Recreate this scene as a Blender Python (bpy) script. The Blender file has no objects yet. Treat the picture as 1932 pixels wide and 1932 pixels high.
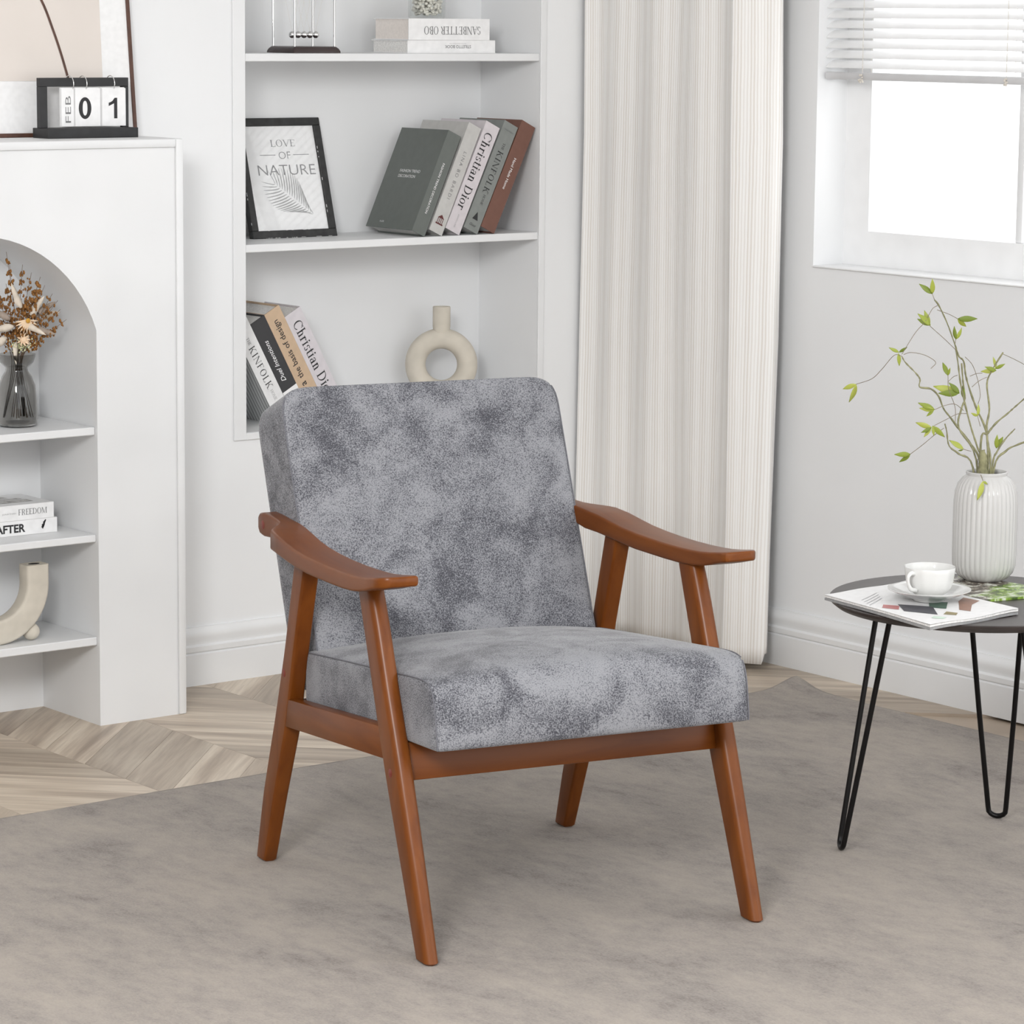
import bpy, bmesh, math, random
from mathutils import Vector, Matrix, Euler

# ------------------------------------------------------------------ camera, world, lights, exposure
SC = bpy.context.scene
COL = SC.collection

cam_data = bpy.data.cameras.new('camera')
cam_data.sensor_width = 36.0
cam_data.lens = 36.0 * 5986.8 / 1932.0
cam_data.clip_start = 0.05
cam_data.clip_end = 100
cam = bpy.data.objects.new('camera', cam_data)
COL.objects.link(cam)
_r = (0.78367306, -0.62110083, 0.00950197)
_d = (-0.08836466, -0.12660912, -0.98800902)
_f = (0.61485626, 0.77343642, -0.15410352)
cam.matrix_world = Matrix(((_r[0], -_d[0], -_f[0], -2.98),
                           (_r[1], -_d[1], -_f[1], -3.77),
                           (_r[2], -_d[2], -_f[2], 1.35),
                           (0, 0, 0, 1)))
SC.camera = cam

world = bpy.data.worlds.new('world')
SC.world = world
world.use_nodes = True
bg = world.node_tree.nodes['Background']
bg.inputs['Color'].default_value = (0.985, 0.993, 1.0, 1)
bg.inputs['Strength'].default_value = 2.12


def area_light(name, loc, target, size, power, color=(1, 1, 1)):
    d = bpy.data.lights.new(name, 'AREA')
    d.shape = 'SQUARE'
    d.size = size
    d.energy = power
    d.color = color
    o = bpy.data.objects.new(name, d)
    COL.objects.link(o)
    o.location = loc
    v = Vector(target) - Vector(loc)
    o.rotation_euler = v.to_track_quat('-Z', 'Y').to_euler()
    return o


area_light('softbox_key', (-2.7, -2.2, 2.1), (0.6, 1.2, 0.9), 0.75, 80, (1.0, 0.995, 0.99))

SC.view_settings.view_transform = 'Standard'
SC.view_settings.look = 'None'
SC.view_settings.gamma = 1.0
SC.view_settings.use_curve_mapping = False
SC.view_settings.exposure = 0.0

SC.cycles.use_adaptive_sampling = True
SC.cycles.adaptive_threshold = 0.025
SC.cycles.use_light_tree = False
SC.cycles.max_bounces = 8
SC.cycles.caustics_reflective = False
SC.cycles.caustics_refractive = False
SC.cycles.transparent_max_bounces = 12

R = math.radians
rnd = random.Random(7)


# ------------------------------------------------------------------ material helpers
def lin(r, g, b):
    def f(c):
        c /= 255.0
        return c / 12.92 if c <= 0.04045 else ((c + 0.055) / 1.055) ** 2.4
    return (f(r), f(g), f(b), 1.0)


class NT:
    def __init__(self, name):
        self.m = bpy.data.materials.new(name)
        self.m.use_nodes = True
        self.t = self.m.node_tree
        self.b = self.t.nodes['Principled BSDF']

    def n(self, typ, **kw):
        nd = self.t.nodes.new(typ)
        for k, v in kw.items():
            if hasattr(nd, k):
                setattr(nd, k, v)
            else:
                nd.inputs[k.replace('_', ' ')].default_value = v
        return nd

    def l(self, a, b):
        self.t.links.new(a, b)

    def noise(self, vec, scale, detail=4, rough=0.55, dist=0.0):
        nd = self.n('ShaderNodeTexNoise')
        nd.inputs['Scale'].default_value = scale
        nd.inputs['Detail'].default_value = detail
        nd.inputs['Roughness'].default_value = rough
        nd.inputs['Distortion'].default_value = dist
        if vec is not None:
            self.l(vec, nd.inputs['Vector'])
        return nd.outputs['Fac']

    def ramp(self, fac, stops):
        nd = self.n('ShaderNodeValToRGB')
        e = nd.color_ramp.elements
        while len(e) < len(stops):
            e.new(0.5)
        for i, (p, c) in enumerate(stops):
            e[i].position = p
            e[i].color = c
        self.l(fac, nd.inputs['Fac'])
        return nd.outputs['Color']

    def mix(self, fac, a, b, blend='MIX'):
        nd = self.n('ShaderNodeMix')
        nd.data_type = 'RGBA'
        nd.blend_type = blend
        for i, v in ((0, fac), (6, a), (7, b)):
            if isinstance(v, (int, float)):
                nd.inputs[i].default_value = v
            elif isinstance(v, tuple):
                nd.inputs[i].default_value = v
            else:
                self.l(v, nd.inputs[i])
        return nd.outputs[2]

    def math(self, op, a, b=None):
        nd = self.n('ShaderNodeMath')
        nd.operation = op
        for i, v in ((0, a), (1, b)):
            if v is None:
                continue
            if isinstance(v, (int, float)):
                nd.inputs[i].default_value = v
            else:
                self.l(v, nd.inputs[i])
        return nd.outputs[0]

    def coords(self, kind='Object', scale=(1, 1, 1), rot=(0, 0, 0)):
        tc = self.n('ShaderNodeTexCoord')
        mp = self.n('ShaderNodeMapping')
        mp.inputs['Scale'].default_value = scale
        mp.inputs['Rotation'].default_value = rot
        self.l(tc.outputs[kind], mp.inputs['Vector'])
        return mp.outputs['Vector']

    def bump(self, h, strength, dist=0.001):
        nd = self.n('ShaderNodeBump')
        nd.inputs['Strength'].default_value = strength
        nd.inputs['Distance'].default_value = dist
        self.l(h, nd.inputs['Height'])
        self.l(nd.outputs['Normal'], self.b.inputs['Normal'])

    def set(self, **kw):
        for k, v in kw.items():
            self.b.inputs[k.replace('_', ' ')].default_value = v
        return self


def simple(name, col, rough=0.5, var=0.06, scale=30, bump=0.0, bdist=0.001, **kw):
    """a plain finish with faint procedural tone variation"""
    q = NT(name)
    v = q.coords('Object')
    f = q.noise(v, scale, 1)
    a = tuple(max(0, c * (1 - var)) for c in col[:3]) + (1,)
    b = tuple(min(1, c * (1 + var)) for c in col[:3]) + (1,)
    q.l(q.ramp(f, [(0.3, a), (0.7, b)]), q.b.inputs['Base Color'])
    q.b.inputs['Roughness'].default_value = rough
    if bump:
        q.bump(f, bump, bdist)
    for k, val in kw.items():
        q.b.inputs[k.replace('_', ' ')].default_value = val
    return q.m


# ------------------------------------------------------------------ mesh helpers
def mesh_obj(name, verts, faces, mat, parent=None, smooth=False, bevel=0.0, seg=2, sharp=35, uv=None):
    me = bpy.data.meshes.new(name)
    me.from_pydata([tuple(v) for v in verts], [], faces)
    bm = bmesh.new()
    bm.from_mesh(me)
    bmesh.ops.recalc_face_normals(bm, faces=bm.faces)
    if bevel > 0:
        ed = [e for e in bm.edges if len(e.link_faces) == 2 and e.calc_face_angle(0) > R(25)]
        bmesh.ops.bevel(bm, geom=ed, offset=bevel, segments=seg, affect='EDGES', profile=0.5, clamp_overlap=True)
        smooth = True
    bm.to_mesh(me)
    bm.free()
    if uv is not None:
        lay = me.uv_layers.new(name='UVMap')
        for lp in me.loops:
            lay.data[lp.index].uv = uv[lp.vertex_index]
    if smooth:
        me.polygons.foreach_set('use_smooth', [True] * len(me.polygons))
        me.set_sharp_from_angle(angle=R(sharp))
    me.materials.append(mat)
    o = bpy.data.objects.new(name, me)
    COL.objects.link(o)
    if parent is not None:
        o.parent = parent
    return o


def link_copy(src, parent, loc=None, rot=None, scale=None):
    o = src.copy()
    COL.objects.link(o)
    o.parent = parent
    if loc is not None:
        o.location = loc
    if rot is not None:
        o.rotation_euler = rot
    if scale is not None:
        o.scale = scale
    return o


def thing(name, label, cat, loc=(0, 0, 0), rot=(0, 0, 0), group=None):
    o = bpy.data.objects.new(name, None)
    COL.objects.link(o)
    o.empty_display_size = 0.05
    o.location = loc
    o.rotation_euler = rot
    o['label'] = label
    o['category'] = cat
    if group:
        o['group'] = group
    return o


def tag(o, label, cat, group=None):
    o['label'] = label
    o['category'] = cat
    if group:
        o['group'] = group
    return o


def structure(o, label=None, cat=None):
    o['kind'] = 'structure'
    if label:
        o['label'] = label
    if cat:
        o['category'] = cat
    return o


def boxes(*bs):
    V, F = [], []
    for (x0, x1, y0, y1, z0, z1) in bs:
        k = len(V)
        V += [(x0, y0, z0), (x1, y0, z0), (x1, y1, z0), (x0, y1, z0), (x0, y0, z1), (x1, y0, z1), (x1, y1, z1), (x0, y1, z1)]
        F += [(k, k + 3, k + 2, k + 1), (k + 4, k + 5, k + 6, k + 7), (k, k + 1, k + 5, k + 4), (k + 1, k + 2, k + 6, k + 5),
              (k + 2, k + 3, k + 7, k + 6), (k + 3, k, k + 4, k + 7)]
    return V, F


def prism(poly, axis, a, b):
    """poly: 2-D outline extruded along axis 'x','y' or 'z' from a to b"""
    n = len(poly)

    def P(p, t):
        return {'x': (t, p[0], p[1]), 'y': (p[0], t, p[1]), 'z': (p[0], p[1], t)}[axis]
    V = [P(p, a) for p in poly] + [P(p, b) for p in poly]
    F = [tuple(range(n))[::-1], tuple(range(n, 2 * n))] + [(i, (i + 1) % n, n + (i + 1) % n, n + i) for i in range(n)]
    return V, F


def loft(rings, caps=True, closed=True):
    V, F = [], []
    n = len(rings[0])
    for r in rings:
        V += list(r)
    for i in range(len(rings) - 1):
        for j in range(n if closed else n - 1):
            a = i * n + j
            b = i * n + (j + 1) % n
            F.append((a, b, b + n, a + n))
    if caps:
        F.append(tuple(range(n))[::-1])
        F.append(tuple(range((len(rings) - 1) * n, len(rings) * n)))
    return V, F


def lathe(prof, seg=48, flute=None):
    rings = []
    for k, (r, z) in enumerate(prof):
        ring = []
        for i in range(seg):
            a = 2 * math.pi * i / seg
            rr = r * (1 + (flute(a, k) if flute else 0))
            ring.append((rr * math.cos(a), rr * math.sin(a), z))
        rings.append(ring)
    return loft(rings, caps=False)


def tube(path, rad, seg=8, caps=True):
    P = [Vector(p) for p in path]
    n = len(P)
    rads = rad if isinstance(rad, (list, tuple)) else [rad] * n
    rings = []
    up = None
    for i in range(n):
        t = (P[min(i + 1, n - 1)] - P[max(i - 1, 0)]).normalized()
        if up is None:
            up = Vector((0, 0, 1)) if abs(t.z) < 0.9 else Vector((1, 0, 0))
        s = t.cross(up)
        if s.length < 1e-6:
            s = t.cross(Vector((0, 1, 0)))
        s.normalize()
        up = s.cross(t).normalized()
        rings.append([tuple(P[i] + (s * math.cos(2 * math.pi * j / seg) + up * math.sin(2 * math.pi * j / seg)) * rads[i]) for j in range(seg)])
    return loft(rings, caps)


def spline(pts, per=6):
    P = [Vector(p) for p in pts]
    P = [P[0] * 2 - P[1]] + P + [P[-1] * 2 - P[-2]]
    out = []
    for i in range(1, len(P) - 2):
        for k in range(per):
            t = k / per
            a, b, c, d = P[i - 1], P[i], P[i + 1], P[i + 2]
            out.append(0.5 * ((2 * b) + (c - a) * t + (2 * a - 5 * b + 4 * c - d) * t * t + (3 * b - a - 3 * c + d) * t ** 3))
    out.append(P[-2])
    return out


def merge(*vfs):
    V, F = [], []
    for v, f in vfs:
        k = len(V)
        V += list(v)
        F += [tuple(i + k for i in ff) for ff in f]
    return V, F


def xf(vf, M):
    return [tuple(M @ Vector(v)) for v in vf[0]], vf[1]


def ball(c, r, seg=12, rings=8, sc=(1, 1, 1)):
    V = [(c[0], c[1], c[2] + r * sc[2])]
    for i in range(1, rings):
        a = math.pi * i / rings
        for j in range(seg):
            b = 2 * math.pi * j / seg
            V.append((c[0] + r * sc[0] * math.sin(a) * math.cos(b), c[1] + r * sc[1] * math.sin(a) * math.sin(b), c[2] + r * sc[2] * math.cos(a)))
    V.append((c[0], c[1], c[2] - r * sc[2]))
    F = [(0, 1 + j, 1 + (j + 1) % seg) for j in range(seg)]
    for i in range(rings - 2):
        for j in range(seg):
            a = 1 + i * seg + j
            b = 1 + i * seg + (j + 1) % seg
            F.append((a, a + seg, b + seg, b))
    k = 1 + (rings - 2) * seg
    F += [(k + j, len(V) - 1, k + (j + 1) % seg) for j in range(seg)]
    return V, F


def rbox(nx, ny, nz, fn):
    """closed box grid on [-1,1]^3 (surface only) mapped through fn(u,v,w)"""
    idx, V, F = {}, [], []

    def vid(i, j, k):
        key = (i, j, k)
        if key not in idx:
            idx[key] = len(V)
            V.append(tuple(fn(2 * i / nx - 1, 2 * j / ny - 1, 2 * k / nz - 1)))
        return idx[key]
    for i in range(nx):
        for j in range(ny):
            for k in (0, nz):
                F.append((vid(i, j, k), vid(i + 1, j, k), vid(i + 1, j + 1, k), vid(i, j + 1, k)))
    for i in range(nx):
        for k in range(nz):
            for j in (0, ny):
                F.append((vid(i, j, k), vid(i + 1, j, k), vid(i + 1, j, k + 1), vid(i, j, k + 1)))
    for j in range(ny):
        for k in range(nz):
            for i in (0, nx):
                F.append((vid(i, j, k), vid(i, j + 1, k), vid(i, j + 1, k + 1), vid(i, j, k + 1)))
    return V, F, idx


def clamp(v, a, b):
    return max(a, min(b, v))


def round_pt(p, h, r):
    """point of a box with half sizes h pulled onto its rounded version; r is one radius"""
    q = [clamp(p[i], -h[i] + r, h[i] - r) for i in range(3)]
    d = [p[i] - q[i] for i in range(3)]
    L = math.sqrt(sum(x * x for x in d))
    if L < 1e-9:
        return tuple(p)
    return tuple(q[i] + d[i] * r / L for i in range(3))


# ------------------------------------------------------------------ lettering (flat print)
class Glyphs:
    """a small roman alphabet with serifs, drawn as polygons; cap height 1"""
    TK, TN, SF = 0.135, 0.045, 0.045

    def stem(self, x, y0, y1, w=None, top=True, bot=True):
        w = self.TK if w is None else w
        s = self.SF
        P = [[(x, y0), (x + w, y0), (x + w, y1), (x, y1)]]
        if top:
            P.append([(x - 0.08, y1 - s), (x + w + 0.08, y1 - s), (x + w + 0.08, y1), (x - 0.08, y1)])
        if bot:
            P.append([(x - 0.08, y0), (x + w + 0.08, y0), (x + w + 0.08, y0 + s), (x - 0.08, y0 + s)])
        return P

    def bar(self, x0, x1, y, h=None):
        h = self.TN if h is None else h
        return [[(x0, y), (x1, y), (x1, y + h), (x0, y + h)]]

    def diag(self, x0, y0, x1, y1, w):
        return [[(x0, y0), (x0 + w, y0), (x1 + w, y1), (x1, y1)]]

    def arc(self, cx, cy, rx, ry, a0, a1, tk=None, tn=None, n=18):
        tk = self.TK if tk is None else tk
        tn = self.TN if tn is None else tn
        P = []
        pr = None
        for i in range(n + 1):
            a = R(a0 + (a1 - a0) * i / n)
            c, s = math.cos(a), math.sin(a)
            w = tn + (tk - tn) * abs(c) ** 1.5
            o = (cx + rx * c, cy + ry * s)
            q = (cx + (rx - w) * c, cy + (ry - w) * s)
            if pr:
                P.append([pr[0], o, q, pr[1]])
            pr = (o, q)
        return P

    def get(self, ch):
        st, bar, dg, arc = self.stem, self.bar, self.diag, self.arc
        K, N = self.TK, self.TN
        if ch == 'C':
            return arc(.47, .5, .44, .52, 42, 318) + [[(.80, .66), (.85, .66), (.85, .98), (.80, .98)]], .92
        if ch == 'D':
            return st(.1, 0, 1) + arc(.36, .5, .5, .5, -90, 90) + bar(.2, .37, 0) + bar(.2, .37, 1 - N), .95
        if ch == 'O':
            return arc(.47, .5, .44, .52, 0, 360, n=30), .96
        if ch == 'o':
            return arc(.30, .32, .29, .34, 0, 360, n=24), .62
        if ch == 'h':
            return st(.1, 0, 1.02) + arc(.34, .40, .22, .26, 0, 160) + st(.43, 0, .42, top=False), .70
        if ch == 'n':
            return st(.1, 0, .66) + arc(.34, .40, .22, .26, 0, 160) + st(.43, 0, .42, top=False), .70
        if ch == 'r':
            return st(.1, 0, .66) + arc(.36, .46, .16, .2, 40, 170, tk=.07) + [[(.40, .50), (.52, .52), (.50, .63), (.40, .62)]], .54
        if ch == 'i':
            return st(.1, 0, .66) + arc(.167, .88, .085, .085, 0, 360, tk=.084, tn=.084, n=12), .36
        if ch == 's':
            return arc(.25, .49, .19, .175, 20, 245, tk=.10) + arc(.25, .17, .20, .185, 200, 440, tk=.11), .50
        if ch == 't':
            return st(.12, .08, .90, top=False, bot=False) + bar(.0, .40, .62) + arc(.31, .13, .19, .15, 180, 320, tk=.12), .44
        if ch == 'a':
            return st(.36, .05, .45, top=False, bot=False) + arc(.28, .45, .215, .22, 0, 160, tk=.11) + arc(.25, .19, .21, .2, 20, 340, tk=.11) + \
                [[(.40, 0), (.60, 0), (.60, .045), (.40, .10)]], .62
        if ch == 'I':
            return st(.1, 0, 1), .36
        if ch == 'K':
            return st(.1, 0, 1) + dg(.20, .40, .70, 1, N + .02) + dg(.68, 0, .32, .56, K) + bar(.58, .90, 1 - N) + bar(.56, .96, 0), .96
        if ch == 'N':
            return st(.1, 0, 1, w=N) + dg(.76, 0, .08, 1, K) + st(.84, 0, 1, w=N, bot=False), 1.0
        if ch == 'F':
            return st(.1, 0, 1) + bar(.2, .64, 1 - N) + [[(.60, .80), (.64, .80), (.64, 1), (.60, 1)]] + bar(.2, .50, .50), .70
        if ch == 'E':
            return st(.1, 0, 1) + bar(.2, .66, 1 - N) + bar(.2, .66, 0) + bar(.2, .52, .50) + [[(.62, .80), (.66, .80), (.66, 1), (.62, 1)], [(.62, 0), (.66, 0), (.66, .2), (.62, .2)]], .74
        if ch == 'L':
            return st(.1, 0, 1) + bar(.2, .66, 0) + [[(.62, 0), (.66, 0), (.66, .24), (.62, .24)]], .72
        if ch == 'H':
            return st(.1, 0, 1) + st(.65, 0, 1) + bar(.2, .7, .5), .92
        if ch == 'M':
            return st(.1, 0, 1, w=N) + dg(.50, 0, .10, 1, K) + dg(.50, 0, .94, 1, N) + st(.96, 0, 1), 1.2
        if ch == 'R':
            return st(.1, 0, 1) + arc(.38, .74, .30, .26, -90, 90) + bar(.2, .40, .48) + bar(.2, .40, 1 - N) + dg(.66, 0, .36, .5, K), .88
        if ch == 'B':
            return st(.1, 0, 1) + arc(.36, .755, .27, .245, -90, 90) + arc(.36, .265, .33, .265, -90, 90) + bar(.2, .38, .49) + bar(.2, .38, 1 - N) + bar(.2, .38, 0), .80
        if ch == 'A':
            return dg(.02, 0, .42, 1, N) + dg(.72, 0, .38, 1, K) + bar(.2, .68, .32) + bar(-.04, .2, 0) + bar(.62, .98, 0), .96
        if ch == 'S':
            return arc(.32, .74, .27, .27, 20, 250, tk=.11) + arc(.32, .26, .29, .28, 200, 430, tk=.12), .66
        if ch == 'T':
            return st(.38, 0, 1, top=False) + bar(.04, .86, 1 - N) + [[(.04, .8), (.08, .8), (.08, 1), (.04, 1)], [(.82, .8), (.86, .8), (.86, 1), (.82, 1)]], .90
        if ch == 'V':
            return dg(.40, 0, .06, 1, K) + dg(.42, 0, .82, 1, N) + bar(-.03, .28, 1 - N) + bar(.70, .98, 1 - N), .94
        return [], .34


GL = Glyphs()


def serif_text(s, size, gap=0.03):
    """polygons of a line set in the serif letters, starting at 0"""
    P, x = [], 0.0
    for ch in s:
        g, adv = GL.get(ch)
        P += [[((px + x) * size, py * size) for px, py in poly] for poly in g]
        x += adv + gap
    V, F = [], []
    for poly in P:
        k = len(V)
        V += poly
        F.append(tuple(range(k, k + len(poly))))
    return V, F, (x - gap) * size


def sans_text(s, size, bold=0.0, shear=0.0, space=1.0):
    cu = bpy.data.curves.new('line', 'FONT')
    cu.body = s
    cu.size = 1.0
    cu.offset = bold
    cu.shear = shear
    cu.space_character = space
    cu.resolution_u = 3
    o = bpy.data.objects.new('line', cu)
    COL.objects.link(o)
    bpy.context.view_layer.update()
    me = bpy.data.meshes.new_from_object(o.evaluated_get(bpy.context.evaluated_depsgraph_get()))
    V = [(v.co.x * size * 1.38, v.co.y * size * 1.38) for v in me.vertices]
    F = [tuple(p.vertices) for p in me.polygons]
    bpy.data.objects.remove(o)
    bpy.data.curves.remove(cu)
    bpy.data.meshes.remove(me)
    x0 = min(v[0] for v in V)
    V = [(x - x0, y) for x, y in V]
    return V, F, max(v[0] for v in V)


def print_on(name, line, origin, u, v, mat, parent, align='left', width=None, thick=0.0):
    """lay a 2-D line (V,F,w) on the plane origin + a*u + b*v"""
    V2, F, w = line
    k = (width / w) if width else 1.0
    off = {'left': 0, 'center': -w / 2, 'right': -w}[align]
    o, u, v = Vector(origin), Vector(u), Vector(v)
    V = [tuple(o + u * ((x + off) * k) + v * y) for x, y in V2]
    me = bpy.data.meshes.new(name)
    me.from_pydata(V, [], F)
    me.materials.append(mat)
    ob = bpy.data.objects.new(name, me)
    COL.objects.link(ob)
    ob.parent = parent
    return ob

# ------------------------------------------------------------------ shared materials
M = {}


def wood_material(key, sc_):
    q = NT('stained_' + key)
    f1 = q.noise(q.coords('Object', sc_), 1.0, 4, 0.55, 0.6)
    c = q.ramp(f1, [(0.25, (0.112, 0.029, 0.0038, 1)), (0.5, (0.152, 0.042, 0.0058, 1)), (0.8, (0.190, 0.056, 0.0085, 1))])
    q.l(c, q.b.inputs['Base Color'])
    q.set(Roughness=0.31, Specular_IOR_Level=0.25)
    M[key] = q.m


def build_materials():
    # painted plaster
    q = NT('white_plaster')
    v = q.coords('Object')
    f1 = q.noise(v, 3.0, 1)
    q.l(q.ramp(f1, [(0.3, (0.785, 0.792, 0.80, 1)), (0.7, (0.82, 0.828, 0.835, 1))]), q.b.inputs['Base Color'])
    q.set(Roughness=0.75)
    M['wall'] = q.m
    q = NT('white_paint')
    v = q.coords('Object')
    f1 = q.noise(v, 6.0, 1)
    q.l(q.ramp(f1, [(0.3, (0.745, 0.752, 0.758, 1)), (0.7, (0.785, 0.792, 0.798, 1))]), q.b.inputs['Base Color'])
    q.set(Roughness=0.5)
    M['paint'] = q.m
    # chevron planks
    q = NT('oak_plank')
    tc = q.n('ShaderNodeTexCoord')
    oi = q.n('ShaderNodeObjectInfo')
    cx = q.n('ShaderNodeCombineXYZ')
    q.l(q.math('MULTIPLY', oi.outputs['Random'], 37.0), cx.inputs[0])
    q.l(q.math('MULTIPLY', oi.outputs['Random'], 91.0), cx.inputs[1])
    va = q.n('ShaderNodeVectorMath')
    va.operation = 'ADD'
    q.l(tc.outputs['UV'], va.inputs[0])
    q.l(cx.outputs[0], va.inputs[1])
    mp = q.n('ShaderNodeMapping')
    mp.inputs['Scale'].default_value = (2.2, 16, 1)
    q.l(va.outputs[0], mp.inputs['Vector'])
    mp2 = q.n('ShaderNodeMapping')
    mp2.inputs['Scale'].default_value = (6, 90, 1)
    q.l(va.outputs[0], mp2.inputs['Vector'])
    f1 = q.noise(mp.outputs[0], 1.0, 3, 0.5, 0.6)
    f2 = q.noise(mp2.outputs[0], 1.0, 5, 0.6, 0.3)
    c1 = q.ramp(f1, [(0.30, lin(166, 150, 134)), (0.50, lin(201, 186, 168)), (0.68, lin(222, 209, 191))])
    c2 = q.ramp(f2, [(0.35, (0.78, 0.76, 0.74, 1)), (0.6, (1, 1, 1, 1))])
    c = q.mix(0.75, c1, c2, 'MULTIPLY')
    tint = q.ramp(oi.outputs['Random'], [(0.0, (0.72, 0.71, 0.70, 1)), (0.5, (0.93, 0.92, 0.91, 1)), (1.0, (1.06, 1.06, 1.06, 1))])
    c = q.mix(1.0, c, tint, 'MULTIPLY')
    q.l(c, q.b.inputs['Base Color'])
    q.set(Roughness=0.42)
    q.bump(f2, 0.05, 0.0006)
    M['plank'] = q.m
    # rug
    q = NT('rug_pile')
    v1 = q.coords('Object', (6, 3.0, 1), (0, 0, R(12)))
    v2 = q.coords('Object', (52, 26, 60), (0, 0, R(12)))
    v3 = q.coords('Object', (330, 170, 260))
    f1 = q.noise(v1, 1.0, 6, 0.62, 0.5)
    f2 = q.noise(v2, 1.0, 4, 0.6)
    f3 = q.noise(v3, 1.0, 3, 0.6)
    f = q.math('ADD', q.math('MULTIPLY', f1, 0.46), q.math('ADD', q.math('MULTIPLY', f2, 0.28), q.math('MULTIPLY', f3, 0.26)))
    c = q.ramp(f, [(0.36, lin(124, 117, 113)), (0.45, lin(147, 140, 134)), (0.54, lin(160, 152, 144)), (0.64, lin(169, 160, 150))])
    q.l(c, q.b.inputs['Base Color'])
    q.set(Roughness=0.95)
    q.bump(f3, 0.5, 0.0025)
    M['rug'] = q.m
    # walnut-stained wood
    for key, sc_ in (('wood', (34, 34, 4)), ('wood_x', (4, 34, 34)), ('wood_y', (34, 4, 34))):
        wood_material(key, sc_)
    # mottled grey suede
    q = NT('grey_suede')
    v = q.coords('Object')
    big = q.noise(v, 10.0, 4, 0.58, 0.6)
    mid = q.noise(v, 28, 4, 0.6)
    fine = q.noise(v, 520, 2, 0.5)
    lowf = q.math('ADD', q.math('MULTIPLY', big, 0.74), q.math('MULTIPLY', mid, 0.26))
    k = q.math('ADD', q.math('MULTIPLY', q.math('SUBTRACT', lowf, 0.5), 2.5), q.math('MULTIPLY', q.math('SUBTRACT', fine, 0.5), 2.3))
    k = q.math('ADD', k, 0.52)
    c = q.ramp(k, [(0.05, lin(57, 57, 64)), (0.36, lin(92, 93, 99)), (0.62, lin(125, 126, 131)), (0.95, lin(138, 139, 143))])
    q.l(c, q.b.inputs['Base Color'])
    q.set(Roughness=0.78, Sheen_Weight=0.25, Sheen_Roughness=0.4)
    q.bump(fine, 0.22, 0.0008)
    M['suede'] = q.m
    M['suede_seam'] = simple('suede_seam', lin(104, 104, 110), 0.85, 0.15, 300)
    M['plug'] = simple('wood_plug', (0.16, 0.022, 0.012, 1), 0.45, 0.1, 60)
    M['black_metal'] = simple('black_metal', (0.004, 0.0035, 0.0035, 1), 0.35, 0.2, 50, Specular_IOR_Level=0.22)
    M['dark_wood'] = simple('dark_tabletop', (0.028, 0.020, 0.018, 1), 0.36, 0.25, 25, Specular_IOR_Level=0.8)
    M['porcelain'] = simple('porcelain', (0.69, 0.69, 0.675, 1), 0.12, 0.02, 20)
    M['vase_white'] = simple('vase_glaze', (0.53, 0.523, 0.512, 1), 0.16, 0.03, 15)
    M['paper'] = simple('white_paper', (0.82, 0.82, 0.82, 1), 0.6, 0.03, 80)
    M['pages'] = simple('page_edges', (0.74, 0.73, 0.71, 1), 0.8, 0.12, 300)
    M['ink'] = simple('black_ink', (0.018, 0.018, 0.02, 1), 0.6, 0.1, 60)
    M['ink_grey'] = simple('grey_ink', (0.16, 0.16, 0.165, 1), 0.6, 0.1, 60)
    M['ink_pale'] = simple('pale_grey_ink', (0.40, 0.40, 0.40, 1), 0.6, 0.1, 60)
    M['ink_white'] = simple('white_ink', (0.85, 0.85, 0.85, 1), 0.6, 0.02, 60)
    M['ceramic'] = simple('beige_stoneware', lin(203, 196, 183), 0.8, 0.05, 40, 0.15, 0.0008)
    M['black_satin'] = simple('black_satin', (0.016, 0.016, 0.017, 1), 0.5, 0.25, 40)
    M['black_worn'] = simple('black_worn_paint', (0.022, 0.022, 0.022, 1), 0.55, 0.35, 60)
    M['chrome'] = simple('chrome', (0.82, 0.82, 0.82, 1), 0.08, 0.02, 30, Metallic=1.0)
    M['brown_frame'] = simple('brown_frame', (0.085, 0.036, 0.022, 1), 0.5, 0.2, 60)
    g = NT('clear_glass')
    g.set(Base_Color=(0.96, 0.98, 0.97, 1), Roughness=0.02, Transmission_Weight=1.0, IOR=1.45)
    M['glass'] = g.m
    g = NT('thin_glass')
    tr = g.n('ShaderNodeBsdfTransparent')
    tr.inputs['Color'].default_value = (0.97, 0.98, 0.975, 1)
    gl = g.n('ShaderNodeBsdfGlossy')
    gl.inputs['Roughness'].default_value = 0.03
    lw = g.n('ShaderNodeLayerWeight')
    lw.inputs['Blend'].default_value = 0.25
    mx = g.n('ShaderNodeMixShader')
    g.l(g.math('MULTIPLY', lw.outputs['Facing'], 0.5), mx.inputs[0])
    g.l(tr.outputs[0], mx.inputs[1])
    g.l(gl.outputs[0], mx.inputs[2])
    g.l(mx.outputs[0], [n for n in g.t.nodes if n.type == 'OUTPUT_MATERIAL'][0].inputs[0])
    M['jar'] = g.m
    g = NT('smoked_glass')
    f = g.noise(g.coords('Object'), 20, 2)
    g.l(g.ramp(f, [(0.3, (0.56, 0.55, 0.53, 1)), (0.7, (0.62, 0.61, 0.59, 1))]), g.b.inputs['Base Color'])
    g.set(Roughness=0.02, Transmission_Weight=1.0, IOR=1.45)
    M['smoke'] = g.m
    # window pane: thin clear sheet
    g = NT('window_glass')
    tr = g.n('ShaderNodeBsdfTransparent')
    gl = g.n('ShaderNodeBsdfGlossy')
    gl.inputs['Roughness'].default_value = 0.02
    mx = g.n('ShaderNodeMixShader')
    mx.inputs[0].default_value = 0.03
    g.l(tr.outputs[0], mx.inputs[1])
    g.l(gl.outputs[0], mx.inputs[2])
    out = [n for n in g.t.nodes if n.type == 'OUTPUT_MATERIAL'][0]
    g.l(mx.outputs[0], out.inputs[0])
    M['pane'] = g.m
    # curtain with fine vertical stripes
    q = NT('striped_linen')
    tc = q.n('ShaderNodeTexCoord')
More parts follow.
